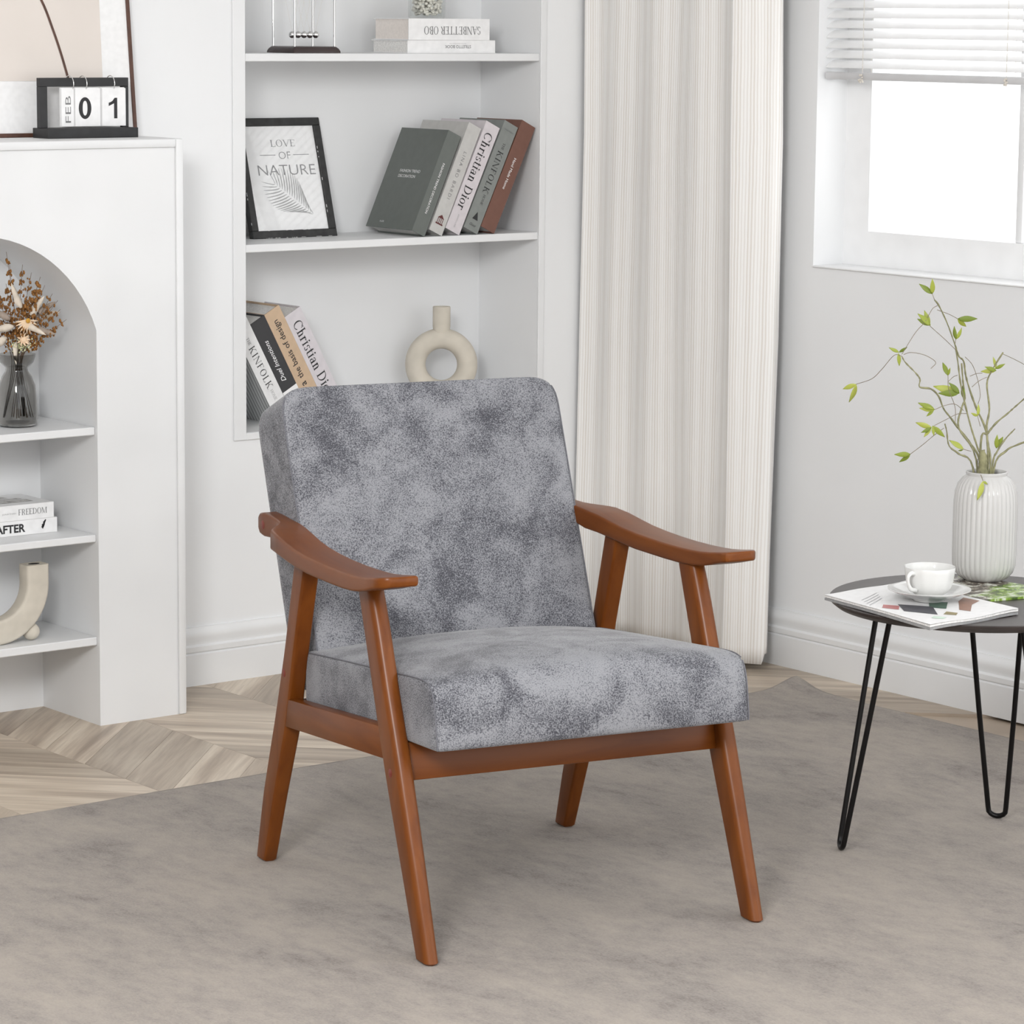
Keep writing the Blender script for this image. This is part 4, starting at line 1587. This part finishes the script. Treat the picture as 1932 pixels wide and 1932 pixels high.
# ------------------------------------------------------------------ smoked glass vase with dried flowers
def make_flower_vase():
    g_ = thing('glass_vase', 'smoked glass vase with flared rim standing in the alcove', 'vase', (-0.0045, 1.480, 0.5763))
    prof = [(0.0005, 0.0), (0.030, 0.0), (0.0365, 0.004), (0.0385, 0.014), (0.0375, 0.050), (0.0345, 0.078), (0.0285, 0.094), (0.0215, 0.105), (0.0210, 0.111), (0.0255, 0.115),
            (0.0320, 0.122), (0.0350, 0.132), (0.0355, 0.137), (0.0345, 0.1372), (0.0338, 0.132), (0.0305, 0.123), (0.0240, 0.1165), (0.0193, 0.111), (0.0197, 0.1045), (0.0265, 0.093), (0.0326, 0.077),
            (0.0356, 0.050), (0.0366, 0.014), (0.0345, 0.006), (0.0005, 0.005)]
    V, F = lathe(prof, 48)
    mesh_obj('vase_glass', V, F, M['smoke'], g_, smooth=True, sharp=60)
    b = thing('dried_bouquet', 'bunch of dried brown and cream flowers in the glass vase', 'dried flowers', (-0.0045, 1.480, 0.583))
    fr = random.Random(21)
    stemm = simple('dry_stem', lin(112, 92, 76), 0.85, 0.2, 60)
    flor = simple('rust_floret', lin(140, 96, 48), 0.9, 0.3, 200)
    cream = simple('cream_leaf', lin(214, 203, 188), 0.85, 0.10, 60)
    taupe = simple('taupe_leaf', lin(160, 146, 134), 0.85, 0.12, 60)
    peach = simple('peach_petal', lin(232, 205, 174), 0.8, 0.06, 60)
    gold = simple('gold_centre', lin(200, 150, 60), 0.9, 0.2, 300)
    pale = simple('pale_green_bud', lin(214, 214, 168), 0.85, 0.12, 200)
    # local frame: x right, z up, mouth at z 0.13
    tips = [(-.030, .325), (-.020, .30), (.004, .300), (-.055, .300), (.018, .285), (.050, .278), (.060, .262), (.078, .245), (.088, .232), (.093, .215), (.108, .195), (.090, .182), (-.045, .26), (-.075, .28),
            (-.09, .24), (.035, .235), (.012, .24), (-.01, .262), (.068, .225), (-.06, .22), (.045, .205), (-.105, .20)]
    for i, (tx, tz) in enumerate(tips):
        ty = fr.uniform(-.03, .03)
        if tx > .045:
            ty = -.048 + fr.uniform(-.006, .006)
            tx -= .026
        mx = tx * 0.28 * (0.5 if tz > .25 else 0.8)
        P = spline([(fr.uniform(-.027, .027), fr.uniform(-.02, .02), 0.010), (mx * .35, ty * .2, 0.118), (mx + tx * .15, ty * .5, 0.118 + (tz - .118) * .45), (tx, ty, tz)], 6)
        V, F = tube(P, [0.0008 - 0.0004 * k / len(P) for k in range(len(P))], 5)
        st = mesh_obj('stem', V, F, stemm, b)
        B = []
        dirv = (P[-1] - P[-6]).normalized()
        side = Vector((dirv.z, 0, -dirv.x))
        dense = 46 if i != 5 else 110
        for k in range(dense):
            t = fr.uniform(0.58, 1.0)
            idx = int(t * (len(P) - 1))
            p = P[idx]
            sp = 0.0085 * (1.12 - t) * 2.2 * (1.5 if i == 5 else 1) + 0.0012
            c_ = p + side * fr.uniform(-sp, sp) + Vector((0, fr.uniform(-sp, sp), fr.uniform(-.004, .004)))
            B.append(ball(c_, fr.uniform(.0013, .0026) * (1.25 if i == 5 else 1), 5, 4, (1, 1, fr.uniform(1, 1.8))))
            if k % 3 == 0:
                B.append(tube([p, c_], 0.0003, 3))
        o = mesh_obj('floret_spray', *merge(*B), flor, st, smooth=True, sharp=80)
        o['kind'] = 'stuff'

    def leaf_mesh(L, W_):
        n = 7
        V, F = [], []
        for k in range(n + 1):
            t = k / n
            hw_ = W_ * 0.62 * math.sin(math.pi * (0.06 + 0.94 * t) ** 0.8) * (1 + 0.18 * math.sin(9 * t))
            if k == n:
                hw_ = 0.0003
            bend = -0.10 * L * t * t
            V += [(-hw_, bend + 0.25 * hw_, L * t), (0, bend - 0.1 * hw_, L * t), (hw_, bend + 0.25 * hw_, L * t)]
            if k:
                a = 3 * (k - 1)
                F += [(a, a + 1, a + 4, a + 3), (a + 1, a + 2, a + 5, a + 4)]
        return V, F
    lv = [(.012, .205, 35, .045, .011, cream), (-.006, .22, -20, .05, .012, cream), (.030, .208, 60, .042, .012, taupe), (.044, .200, 80, .04, .012, cream), (.0, .19, 120, .045, .010, cream),
          (-.02, .185, -100, .05, .012, cream), (-.03, .20, -60, .045, .011, taupe), (.022, .178, 105, .04, .012, taupe), (-.035, .165, -120, .045, .012, cream), (.006, .168, 150, .04, .011, cream), (-.012, .155, 190, .042, .011, cream), (.030, .188, 30, .035, .010, taupe)]
    for (x, z, a, L, W_, m) in lv:
        V, F = leaf_mesh(L, W_)
        o = mesh_obj('dry_leaf', V, F, m, b, smooth=True, sharp=80)
        o.location = (x, -0.022 - fr.uniform(0, .014), z)
        o.rotation_euler = (fr.uniform(-.5, .3), R(a), fr.uniform(-.5, .5))
        md = o.modifiers.new('thick', 'SOLIDIFY')
        md.thickness = 0.0004
    # daisy
    dz = mesh_obj('flower_head', *ball((0.003, -0.040, 0.196), 0.0048, 12, 8, (1, .6, 1)), gold, b, smooth=True)
    for k in range(11):
        V, F = leaf_mesh(0.026, 0.0036)
        o = mesh_obj('petal', V, F, peach, dz, smooth=True, sharp=80)
        o.location = (0.003, -0.039, 0.196)
        o.rotation_euler = (-0.25, R(95 + 17 * k), 0)
    # second bloom
    dz = mesh_obj('flower_head', *ball((-0.004, -0.034, 0.160), 0.006, 12, 8, (1, .6, 1)), peach, b, smooth=True)
    for k in range(16):
        V, F = leaf_mesh(0.014, 0.004)
        o = mesh_obj('petal', V, F, peach, dz, smooth=True, sharp=80)
        o.location = (-0.004, -0.032, 0.160)
        o.rotation_euler = (0.5 - 0.5 * (k % 2), R(22.5 * k), 0)
    B = []
    for k in range(110):
        B.append(ball((0.0 + fr.gauss(0, .011), -0.018 + fr.gauss(0, .008), 0.148 + fr.gauss(0, .0065)), fr.uniform(.0011, .0019), 6, 4))
    o = mesh_obj('bud_cluster', *merge(*B), pale, b, smooth=True, sharp=80)
    o['kind'] = 'stuff'


make_flower_vase()

# twig, thin twig and leaf positions: (across, up) from the vase mouth, metres
TWIG=[
 [(-0.0103,0.0070),(-0.0256,0.0431),(-0.0464,0.0681),(-0.0645,0.0904),(-0.0784,0.1070),(-0.0895,0.1293),(-0.1048,0.1432),(-0.1243,0.1473),(-0.1243,0.1599),(-0.1326,0.1710),(-0.1479,0.1863),(-0.1535,0.1960)],
 [(-0.0061,0.0070),(-0.0145,0.0375),(-0.0256,0.0709),(-0.0367,0.1098),(-0.0464,0.1460),(-0.0534,0.1821),(-0.0589,0.2016)],
 [(0.0022,0.0070),(0.0008,0.0626),(-0.0145,0.0987),(-0.0256,0.1265),(-0.0353,0.1543),(-0.0409,0.1793),(-0.0520,0.1904),(-0.0603,0.2099),(-0.0784,0.2488),(-0.0951,0.2780),(-0.1034,0.2877)],
 [(0.0064,0.0070),(0.0036,0.0431),(0.0022,0.0709),(0.0078,0.0987),(0.0050,0.1376),(0.0133,0.1599),(0.0300,0.1904)],
 [(0.0092,0.0056),(0.0189,0.0320),(0.0328,0.0514),(0.0481,0.0681)],
 [(0.0120,0.0042),(0.0328,0.0320),(0.0495,0.0417),(0.0717,0.0514),(0.0884,0.0570)],
 [(-0.0228,0.0056),(-0.0478,0.0292),(-0.0645,0.0431),(-0.0701,0.0681),(-0.0742,0.0806)],
 [(-0.0172,0.0181),(-0.0478,0.0709),(-0.0436,0.1015),(-0.0367,0.1182),(-0.0409,0.1460),(-0.0450,0.1765)],
 [(-0.0089,0.0431),(0.0036,0.0598),(0.0189,0.0765),(0.0356,0.0904),(0.0495,0.1043),(0.0717,0.1293)],
]
THIN=[
 [(-0.1535,0.1960),(-0.1646,0.1960),(-0.1813,0.1710),(-0.1952,0.1529),(-0.2174,0.1404)],
 [(-0.1507,0.1988),(-0.1396,0.2029),(-0.1173,0.1988),(-0.0979,0.1863),(-0.1062,0.1765)],
 [(-0.1104,0.2460),(-0.0840,0.2238),(-0.0589,0.2016)],
 [(-0.1535,0.1988),(-0.1340,0.2349),(-0.1201,0.2510),(-0.1131,0.2627),(-0.1062,0.2738),(-0.0979,0.2780)],
 [(-0.1076,0.2975),(-0.1034,0.2877)],
 [(-0.0979,0.2711),(-0.0742,0.2613),(-0.0562,0.2516)],
 [(-0.0603,0.2099),(-0.0589,0.2182)],
 [(-0.0714,0.1515),(-0.0617,0.1571),(-0.0534,0.1585)],
 [(-0.0728,0.1612),(-0.0701,0.1376),(-0.0562,0.1070),(-0.0548,0.0820)],
 [(-0.0951,0.1070),(-0.0756,0.1120),(-0.0562,0.1112),(-0.0395,0.0987)],
 [(-0.0937,0.0792),(-0.0728,0.0876),(-0.0506,0.0945),(-0.0339,0.0931)],
 [(-0.1298,0.0306),(-0.1118,0.0459),(-0.0923,0.0626),(-0.0756,0.0737)],
 [(-0.0381,0.1863),(-0.0228,0.1710),(-0.0117,0.1460),(-0.0075,0.1209),(-0.0117,0.1070)],
 [(-0.0270,0.1529),(-0.0145,0.1557),(-0.0033,0.1557)],
 [(0.0300,0.1877),(0.0495,0.1793),(0.0717,0.1682)],
 [(-0.0228,0.1348),(-0.0089,0.1432),(0.0050,0.1487)],
 [(-0.0395,0.0361),(-0.0256,0.0320)],
 [(-0.0131,0.0876),(-0.0089,0.0709)],
 [(-0.0145,-0.0070),(-0.0145,0.0075),(-0.0145,0.0200)],
 [(0.0189,0.1626),(0.0133,0.1585)],
]
LEAF=[
 [(-0.2174,0.1404),(-0.2396,0.1307)],
 [(-0.2174,0.1404),(-0.2252,0.1070)],
 [(-0.1576,0.2016),(-0.1743,0.2093)],
 [(-0.1576,0.2016),(-0.1457,0.2105)],
 [(-0.1585,0.2002),(-0.1557,0.1788)],
 [(-0.1090,0.2466),(-0.1298,0.2669)],
 [(-0.1104,0.2474),(-0.1201,0.2711)],
 [(-0.1104,0.2466),(-0.1307,0.2572)],
 [(-0.1076,0.2975),(-0.1290,0.3142)],
 [(-0.1076,0.2975),(-0.1090,0.3217)],
 [(-0.0562,0.2516),(-0.0236,0.2516)],
 [(-0.0562,0.2510),(-0.0395,0.2360)],
 [(-0.0589,0.2182),(-0.0631,0.2399)],
 [(-0.0584,0.2182),(-0.0484,0.2371)],
 [(-0.0728,0.1612),(-0.0812,0.1827)],
 [(-0.0728,0.1612),(-0.0706,0.1743)],
 [(-0.0478,0.1279),(-0.0909,0.1398)],
 [(-0.0478,0.1279),(-0.0659,0.1465)],
 [(-0.0478,0.1287),(-0.0826,0.1287)],
 [(-0.0951,0.1070),(-0.1223,0.1187)],
 [(-0.0951,0.1065),(-0.1201,0.1093)],
 [(-0.0965,0.1056),(-0.1084,0.0954)],
 [(-0.0979,0.0765),(-0.1243,0.0834)],
 [(-0.0984,0.0759),(-0.1104,0.0603)],
 [(-0.0984,0.0759),(-0.1151,0.0687)],
 [(-0.0965,0.0792),(-0.0756,0.0598)],
 [(-0.0965,0.0792),(-0.0937,0.0626)],
 [(-0.1298,0.0306),(-0.1562,0.0306)],
 [(-0.1298,0.0300),(-0.1473,0.0158)],
 [(-0.0389,0.0361),(-0.0626,0.0514)],
 [(-0.0395,0.0353),(-0.0478,0.0325)],
 [(-0.0145,-0.0083),(-0.0220,-0.0392)],
 [(-0.0145,-0.0083),(-0.0042,-0.0147)],
 [(0.0170,0.0361),(0.0170,0.0589)],
 [(0.0170,0.0361),(0.0295,0.0556)],
 [(0.0189,0.1626),(0.0178,0.1827)],
 [(0.0189,0.1626),(0.0328,0.1715)],
 [(0.0203,0.1599),(-0.0053,0.1571)],
 [(0.0203,0.1593),(0.0008,0.1668)],
 [(-0.0131,0.0876),(-0.0117,0.1076)],
 [(-0.0131,0.0876),(-0.0247,0.0931)],
 [(-0.0395,0.1182),(-0.0417,0.1418)],
 [(0.0717,0.1682),(0.0856,0.1599)],
 [(0.0717,0.1293),(0.0884,0.1376)],
]


# ------------------------------------------------------------------ hairpin side table and what stands on it
TC = (0.765, -0.270)
TZ = 0.424


def make_table():
    t = thing('side_table', 'round dark side table on black hairpin legs', 'side table', (TC[0], TC[1], 0.008))
    z1 = TZ - 0.008
    V, F = lathe([(0.0005, z1 - 0.017), (0.205, z1 - 0.017), (0.226, z1 - 0.0125), (0.2345, z1 - 0.006), (0.2360, z1 - 0.0015), (0.2345, z1), (0.0005, z1)], 96)
    mesh_obj('table_top', V, F, M['dark_wood'], t, smooth=True, sharp=30)
    for k, ang in enumerate((147.7, 29.8, 268.8)):
        a = R(ang)
        rd = Vector((math.cos(a), math.sin(a), 0))
        tg = Vector((-math.sin(a), math.cos(a), 0))
        rt, rf = 0.150, 0.212
        top = z1 - 0.018
        pts = []
        r_ = 0.0045
        hw_t, hw_b = 0.046, 0.0155
        foot = rd * rf
        head = rd * rt + Vector((0, 0, top))
        def along(s, w_):
            return foot.lerp(head, s) + tg * w_
        zb = 0.0165
        s0 = zb / top
        P = [along(1.0, -hw_t), along(0.5, -(hw_t + hw_b) / 2), along(s0 * 1.3, -hw_b)]
        for i in range(1, 8):
            b = math.pi * i / 8
            P.append(foot.lerp(head, (zb - (zb - r_) * math.sin(b)) / top) + tg * (-hw_b * math.cos(b)))
        P += [along(s0 * 1.3, hw_b), along(0.5, (hw_t + hw_b) / 2), along(1.0, hw_t)]
        V, F = tube(P, r_, 12)
        lg = mesh_obj('hairpin_leg', V, F, M['black_metal'], t, smooth=True, sharp=60)
        M4 = Matrix.Translation(Vector((rd.x * rt, rd.y * rt, 0))) @ Matrix.Rotation(a, 4, 'Z')
        V, F = xf(boxes((-0.022, 0.022, -0.062, 0.062, top, top + 0.0012)), M4)
        mesh_obj('bracket', V, F, M['black_metal'], lg)


make_table()


def make_magazines():
    # open magazine, layered sheets; corners in table space
    A, B_, C_, D_ = Vector((0.5572, -0.1345, 0)), Vector((0.5068, -0.4190, 0)), Vector((0.7156, -0.4090, 0)), Vector((0.752, -0.128, 0))
    m = thing('magazine', 'open white magazine lying under the teacup', 'magazine', (A.x, A.y, TZ))
    ex, ey = (C_ - B_), (A - B_)

    def sheet(nm, mat, z0, z1, k, dx, dy, bend):
        nx, ny = 10, 8
        V, F = [], []
        for side in (0, 1):
            for j in range(ny + 1):
                for i in range(nx + 1):
                    s, r_ = i / nx, j / ny
                    p = B_.lerp(C_, s).lerp(A.lerp(D_, s), r_) - A
                    p = p + Vector((dx, dy, 0)) * 1.0
                    z = (z1 if side else z0) + bend * (s - .35) ** 2 + (0.006 * k) * max(0, 0.25 - r_) * max(0, .4 - s)
                    z += 0.0008 * math.sin(s * 9 + r_ * 4)
                    V.append((p.x, p.y, z))
        n = (nx + 1) * (ny + 1)
        for j in range(ny):
            for i in range(nx):
                a = j * (nx + 1) + i
                F.append((a, a + nx + 1, a + nx + 2, a + 1))
                F.append((n + a, n + a + 1, n + a + nx + 2, n + a + nx + 1))
        ring = list(range(nx + 1)) + [j * (nx + 1) + nx for j in range(1, ny + 1)] + [ny * (nx + 1) + i for i in range(nx - 1, -1, -1)] + [j * (nx + 1) for j in range(ny - 1, 0, -1)]
        for a, b in zip(ring, ring[1:] + ring[:1]):
            F.append((a, b, b + n, a + n))
        return mesh_obj(nm, V, F, mat, m, smooth=True, sharp=40)
    grey = simple('grey_pages', lin(150, 150, 150), 0.7, 0.1, 200)
    sheet('back_pages', grey, 0.0004, 0.0040, 0, 0.0, 0.0, 0.0)
    sheet('pages', M['pages'], 0.0044, 0.0078, 0, 0.002, 0.002, 0.002)
    top = sheet('page', M['paper'], 0.0082, 0.0088, 1, 0.001, 0.001, 0.004)

    def zz(s, r_):
        return 0.0088 + 0.004 * (s - .35) ** 2 + 0.006 * max(0, 0.25 - r_) * max(0, .4 - s) + 0.0008 * math.sin(s * 9 + r_ * 4) + 0.0004

    def patch(poly, mat):
        V = []
        for s, r_ in poly:
            p = B_.lerp(C_, s).lerp(A.lerp(D_, s), r_) - A
            V.append((p.x, p.y, zz(s, r_)))
        mesh_obj('printed_picture', V, [tuple(range(len(V)))], mat, m)
    dk = simple('print_slate', lin(78, 78, 84), 0.5, 0.15, 80)
    br = simple('print_brown', lin(150, 118, 104), 0.5, 0.12, 60)
    rd = simple('print_rose', lin(184, 116, 114), 0.5, 0.12, 60)
    gn = simple('print_green', lin(86, 110, 96), 0.5, 0.15, 60)
    ol = simple('print_olive', lin(150, 138, 100), 0.5, 0.2, 60)
    mint = simple('print_mint', lin(206, 226, 210), 0.5, 0.03, 60)
    line = simple('print_grey', lin(170, 170, 172), 0.5, 0.08, 60)
    patch([(.15, .36), (.31, .18), (.48, .36), (.30, .54)], dk)
    patch([(.07, .50), (.15, .41), (.27, .50), (.18, .58)], rd)
    patch([(.36, .17), (.43, .11), (.50, .15), (.46, .22)], ol)
    patch([(.44, .36), (.52, .27), (.68, .38), (.56, .46)], gn)
    patch([(.58, .20), (.62, .13), (.78, .24), (.95, .30), (.93, .43), (.78, .36)], br)
    patch([(.16, .12), (.22, .06), (.30, .09), (.24, .16)], mint)
    for k in range(4):
        patch([(.04 + .03 * k, .60 + .05 * k), (.044 + .03 * k, .596 + .05 * k), (.34 + .03 * k, .72 + .04 * k), (.336 + .03 * k, .724 + .04 * k)], line)
    # second booklet with plant photograph, reaching under the vase
    k = thing('booklet', 'thin booklet with green plant photo beneath the ribbed vase', 'magazine', (0.0, 0.0, TZ))
    c = [Vector((0.900, -0.080, 0)), (0.742, -0.120), (0.700, -0.318), (0.905, -0.372)]
    P = [(0.905, -0.118), (0.775, -0.128), (0.742, -0.300), (0.915, -0.335)]
    V, F = prism(P, 'z', 0.0003, 0.0040)
    q = NT('plant_photo')
    f = q.noise(q.coords('Object', (55, 55, 1)), 1.0, 4, 0.6)
    f2 = q.noise(q.coords('Object', (9, 9, 1)), 1.0, 2)
    c1 = q.ramp(f, [(0.40, lin(70, 66, 60)), (0.50, lin(120, 108, 96)), (0.58, lin(214, 216, 206))])
    c2 = q.ramp(f, [(0.40, lin(66, 92, 34)), (0.52, lin(138, 170, 66)), (0.62, lin(214, 222, 200))])
    fac = q.ramp(f2, [(0.47, (0, 0, 0, 1)), (0.53, (1, 1, 1, 1))])
    q.l(q.mix(fac, c1, c2), q.b.inputs['Base Color'])
    q.set(Roughness=0.25)
    mesh_obj('cover', V, F, q.m, k)


make_magazines()


def make_cup():
    zc = TZ + 0.0102
    s = thing('saucer', 'white fluted saucer lying on the open magazine', 'saucer', (0.655, -0.2725, zc))

    def fl(amp):
        return lambda a, k: amp * math.cos(a * 12)
    prof = [(0.0003, 0.003), (0.020, 0.003), (0.021, 0.0), (0.0255, 0.0), (0.027, 0.003), (0.045, 0.0085), (0.060, 0.0150), (0.0665, 0.0180), (0.0668, 0.0190), (0.0655, 0.0193), (0.058, 0.0165), (0.043, 0.0105), (0.026, 0.0062), (0.0003, 0.0058)]
    V, F = lathe(prof, 72, lambda a, k: 0.006 * math.cos(a * 12) if 5 <= k <= 11 else 0)
    mesh_obj('saucer_body', V, F, M['porcelain'], s, smooth=True, sharp=50)
    c = thing('teacup', 'white fluted porcelain teacup on the saucer', 'cup', (0.655, -0.2725, zc + 0.0062))
    prof = [(0.0003, 0.002), (0.018, 0.002), (0.019, 0.0), (0.0215, 0.0), (0.0225, 0.003), (0.029, 0.008), (0.035, 0.016), (0.0385, 0.027), (0.0402, 0.040), (0.0410, 0.0475), (0.0406, 0.0483), (0.0396, 0.0475), (0.0384, 0.038), (0.0368, 0.027), (0.033, 0.0165), (0.026, 0.0092), (0.0003, 0.006)]
    V, F = lathe(prof, 72, lambda a, k: 0.010 * math.cos(a * 12) if 5 <= k <= 13 else 0)
    mesh_obj('cup_body', V, F, M['porcelain'], c, smooth=True, sharp=50)
    # handle towards the viewer's left
    ang = R(186)
    P = spline([(0.0375, 0, 0.040), (0.047, 0, 0.0425), (0.0545, 0, 0.038), (0.054, 0, 0.027), (0.047, 0, 0.017), (0.034, 0, 0.0135)], 6)
    V, F = tube(P, [0.0032 + 0.0006 * math.sin(i * .3) for i in range(len(P))], 10)
    V, F = xf((V, F), Matrix.Rotation(ang, 4, 'Z'))
    mesh_obj('handle', V, F, M['porcelain'], c, smooth=True, sharp=70)


make_cup()


def make_vase():
    VX, VY = 0.8935, -0.1665
    v = thing('ribbed_vase', 'white vertically ribbed ceramic vase on the side table', 'vase', (VX, VY, TZ + 0.0042))
    H_ = 0.182
    prof = [(0.0003, 0.002), (0.030, 0.002), (0.032, 0.0), (0.040, 0.004), (0.048, 0.013), (0.0520, 0.026), (0.0528, 0.045), (0.0530, 0.09), (0.0528, 0.130), (0.0512, 0.148), (0.0470, 0.162), (0.0400, 0.1715), (0.0350, 0.175), (0.0335, 0.1765),
            (0.0345, 0.179), (0.0343, 0.1818), (0.0328, 0.1825), (0.0310, 0.181), (0.0300, 0.176), (0.036, 0.168), (0.046, 0.150), (0.049, 0.12), (0.049, 0.03), (0.040, 0.012), (0.0003, 0.008)]
    rib = 36

    def fl(a, k):
        if 3 <= k <= 11:
            amp = (0.014, 0.026, 0.034, 0.034, 0.034, 0.034, 0.034, 0.026, 0.014)[k - 3]
            return amp * (abs(math.cos(a * rib / 2)) - 0.6)
        return 0
    V, F = lathe(prof, 288, fl)
    mesh_obj('vase_body', V, F, M['vase_white'], v, smooth=True, sharp=50)
    # the branch
    b = thing('leafy_branch', 'twisting twigs with small yellow-green leaves standing in the ribbed vase', 'branch', (VX, VY, TZ + 0.0042 + H_))
    rt = Vector((0.7837, -0.6211, 0.0095))
    fw = Vector((0.621, 0.7837, 0))
    br = random.Random(11)
    bark = simple('twig_bark', lin(132, 130, 98), 0.85, 0.25, 120)
    thinm = simple('thin_twig', lin(128, 118, 100), 0.85, 0.2, 120)
    leafm = NT('young_leaf')
    oi = leafm.n('ShaderNodeObjectInfo')
    leafm.l(leafm.ramp(oi.outputs['Random'], [(0.0, lin(104, 122, 36)), (0.5, lin(142, 154, 54)), (1.0, lin(174, 180, 82))]), leafm.b.inputs['Base Color'])
    leafm.set(Roughness=0.5)
    try:
        leafm.b.inputs['Subsurface Weight'].default_value = 0.0
    except Exception:
        pass

    def depth(p, seed):
        return 0.055 * math.sin(p[0] * 23 + 1.3) * clamp(p[1] / 0.12, 0, 1.2)

    def pos(p, seed=0):
        d = depth(p, seed) if p[1] > 0 else -0.057      # what hangs below the mouth hangs outside the vase
        return rt * p[0] + Vector((0, 0, 1)) * (p[1] / 0.988) + fw * d
    for pts in TWIG:
        P = [pos(p) for p in pts]
        P = [Vector((P[0].x * .5, P[0].y * .5, -0.12))] + P
        P = spline(P, 5)
        V, F = tube(P, [0.0020 - 0.0009 * i / len(P) + br.uniform(-.0004, .0004) for i in range(len(P))], 6)
        mesh_obj('twig', V, F, bark, b, smooth=True, sharp=80)
    for pts in THIN:
        P = spline([pos(p) for p in pts], 5)
        V, F = tube(P, 0.00055, 5)
        mesh_obj('thin_twig', V, F, thinm, b, smooth=True, sharp=80)
    V, F = tube(spline([(-0.006, 0.004, -0.06), (-0.008, 0.002, 0.0), (-0.010, 0.0, 0.022), (-0.012, 0.002, 0.036)], 6), [0.0105 - 0.0003 * i + br.uniform(-.0012, .0012) for i in range(19)], 10)
    mesh_obj('stem_bundle', V, F, bark, b, smooth=True, sharp=80)
    # leaf blades share one mesh of unit length
    n = 6
    V, F = [], []
    for k in range(n + 1):
        t = k / n
        hw_ = 0.135 * math.sin(math.pi * t ** 0.85) if 0 < k < n else 0.006
        bd = -0.12 * t * t
        V += [(-hw_, bd + 0.35 * hw_, t), (0, bd - 0.1 * hw_, t), (hw_, bd + 0.35 * hw_, t)]
        if k:
            a = 3 * (k - 1)
            F += [(a, a + 1, a + 4, a + 3), (a + 1, a + 2, a + 5, a + 4)]
    src = None
    for (p, q_) in LEAF:
        A_ = pos(p)
        dv = rt * (q_[0] - p[0]) + Vector((0, 0, 1)) * (q_[1] - p[1]) + fw * br.uniform(-.012, .012)
        L = dv.length
        if src is None:
            o = src = mesh_obj('leaf', V, F, leafm.m, b, smooth=True, sharp=80)
            md = o.modifiers.new('thick', 'SOLIDIFY')
            md.thickness = 0.012
        else:
            o = link_copy(src, b)
        zax = dv.normalized()
        yax = fw * -1.0 + rt * br.uniform(-.7, .7)
        xax = yax.cross(zax).normalized()
        yax = zax.cross(xax)
        o.matrix_local = Matrix.Translation(A_) @ Matrix(((xax.x, yax.x, zax.x, 0), (xax.y, yax.y, zax.y, 0), (xax.z, yax.z, zax.z, 0), (0, 0, 0, 1))) @ Matrix.Diagonal((L * 1.15, L, L, 1))


make_vase()
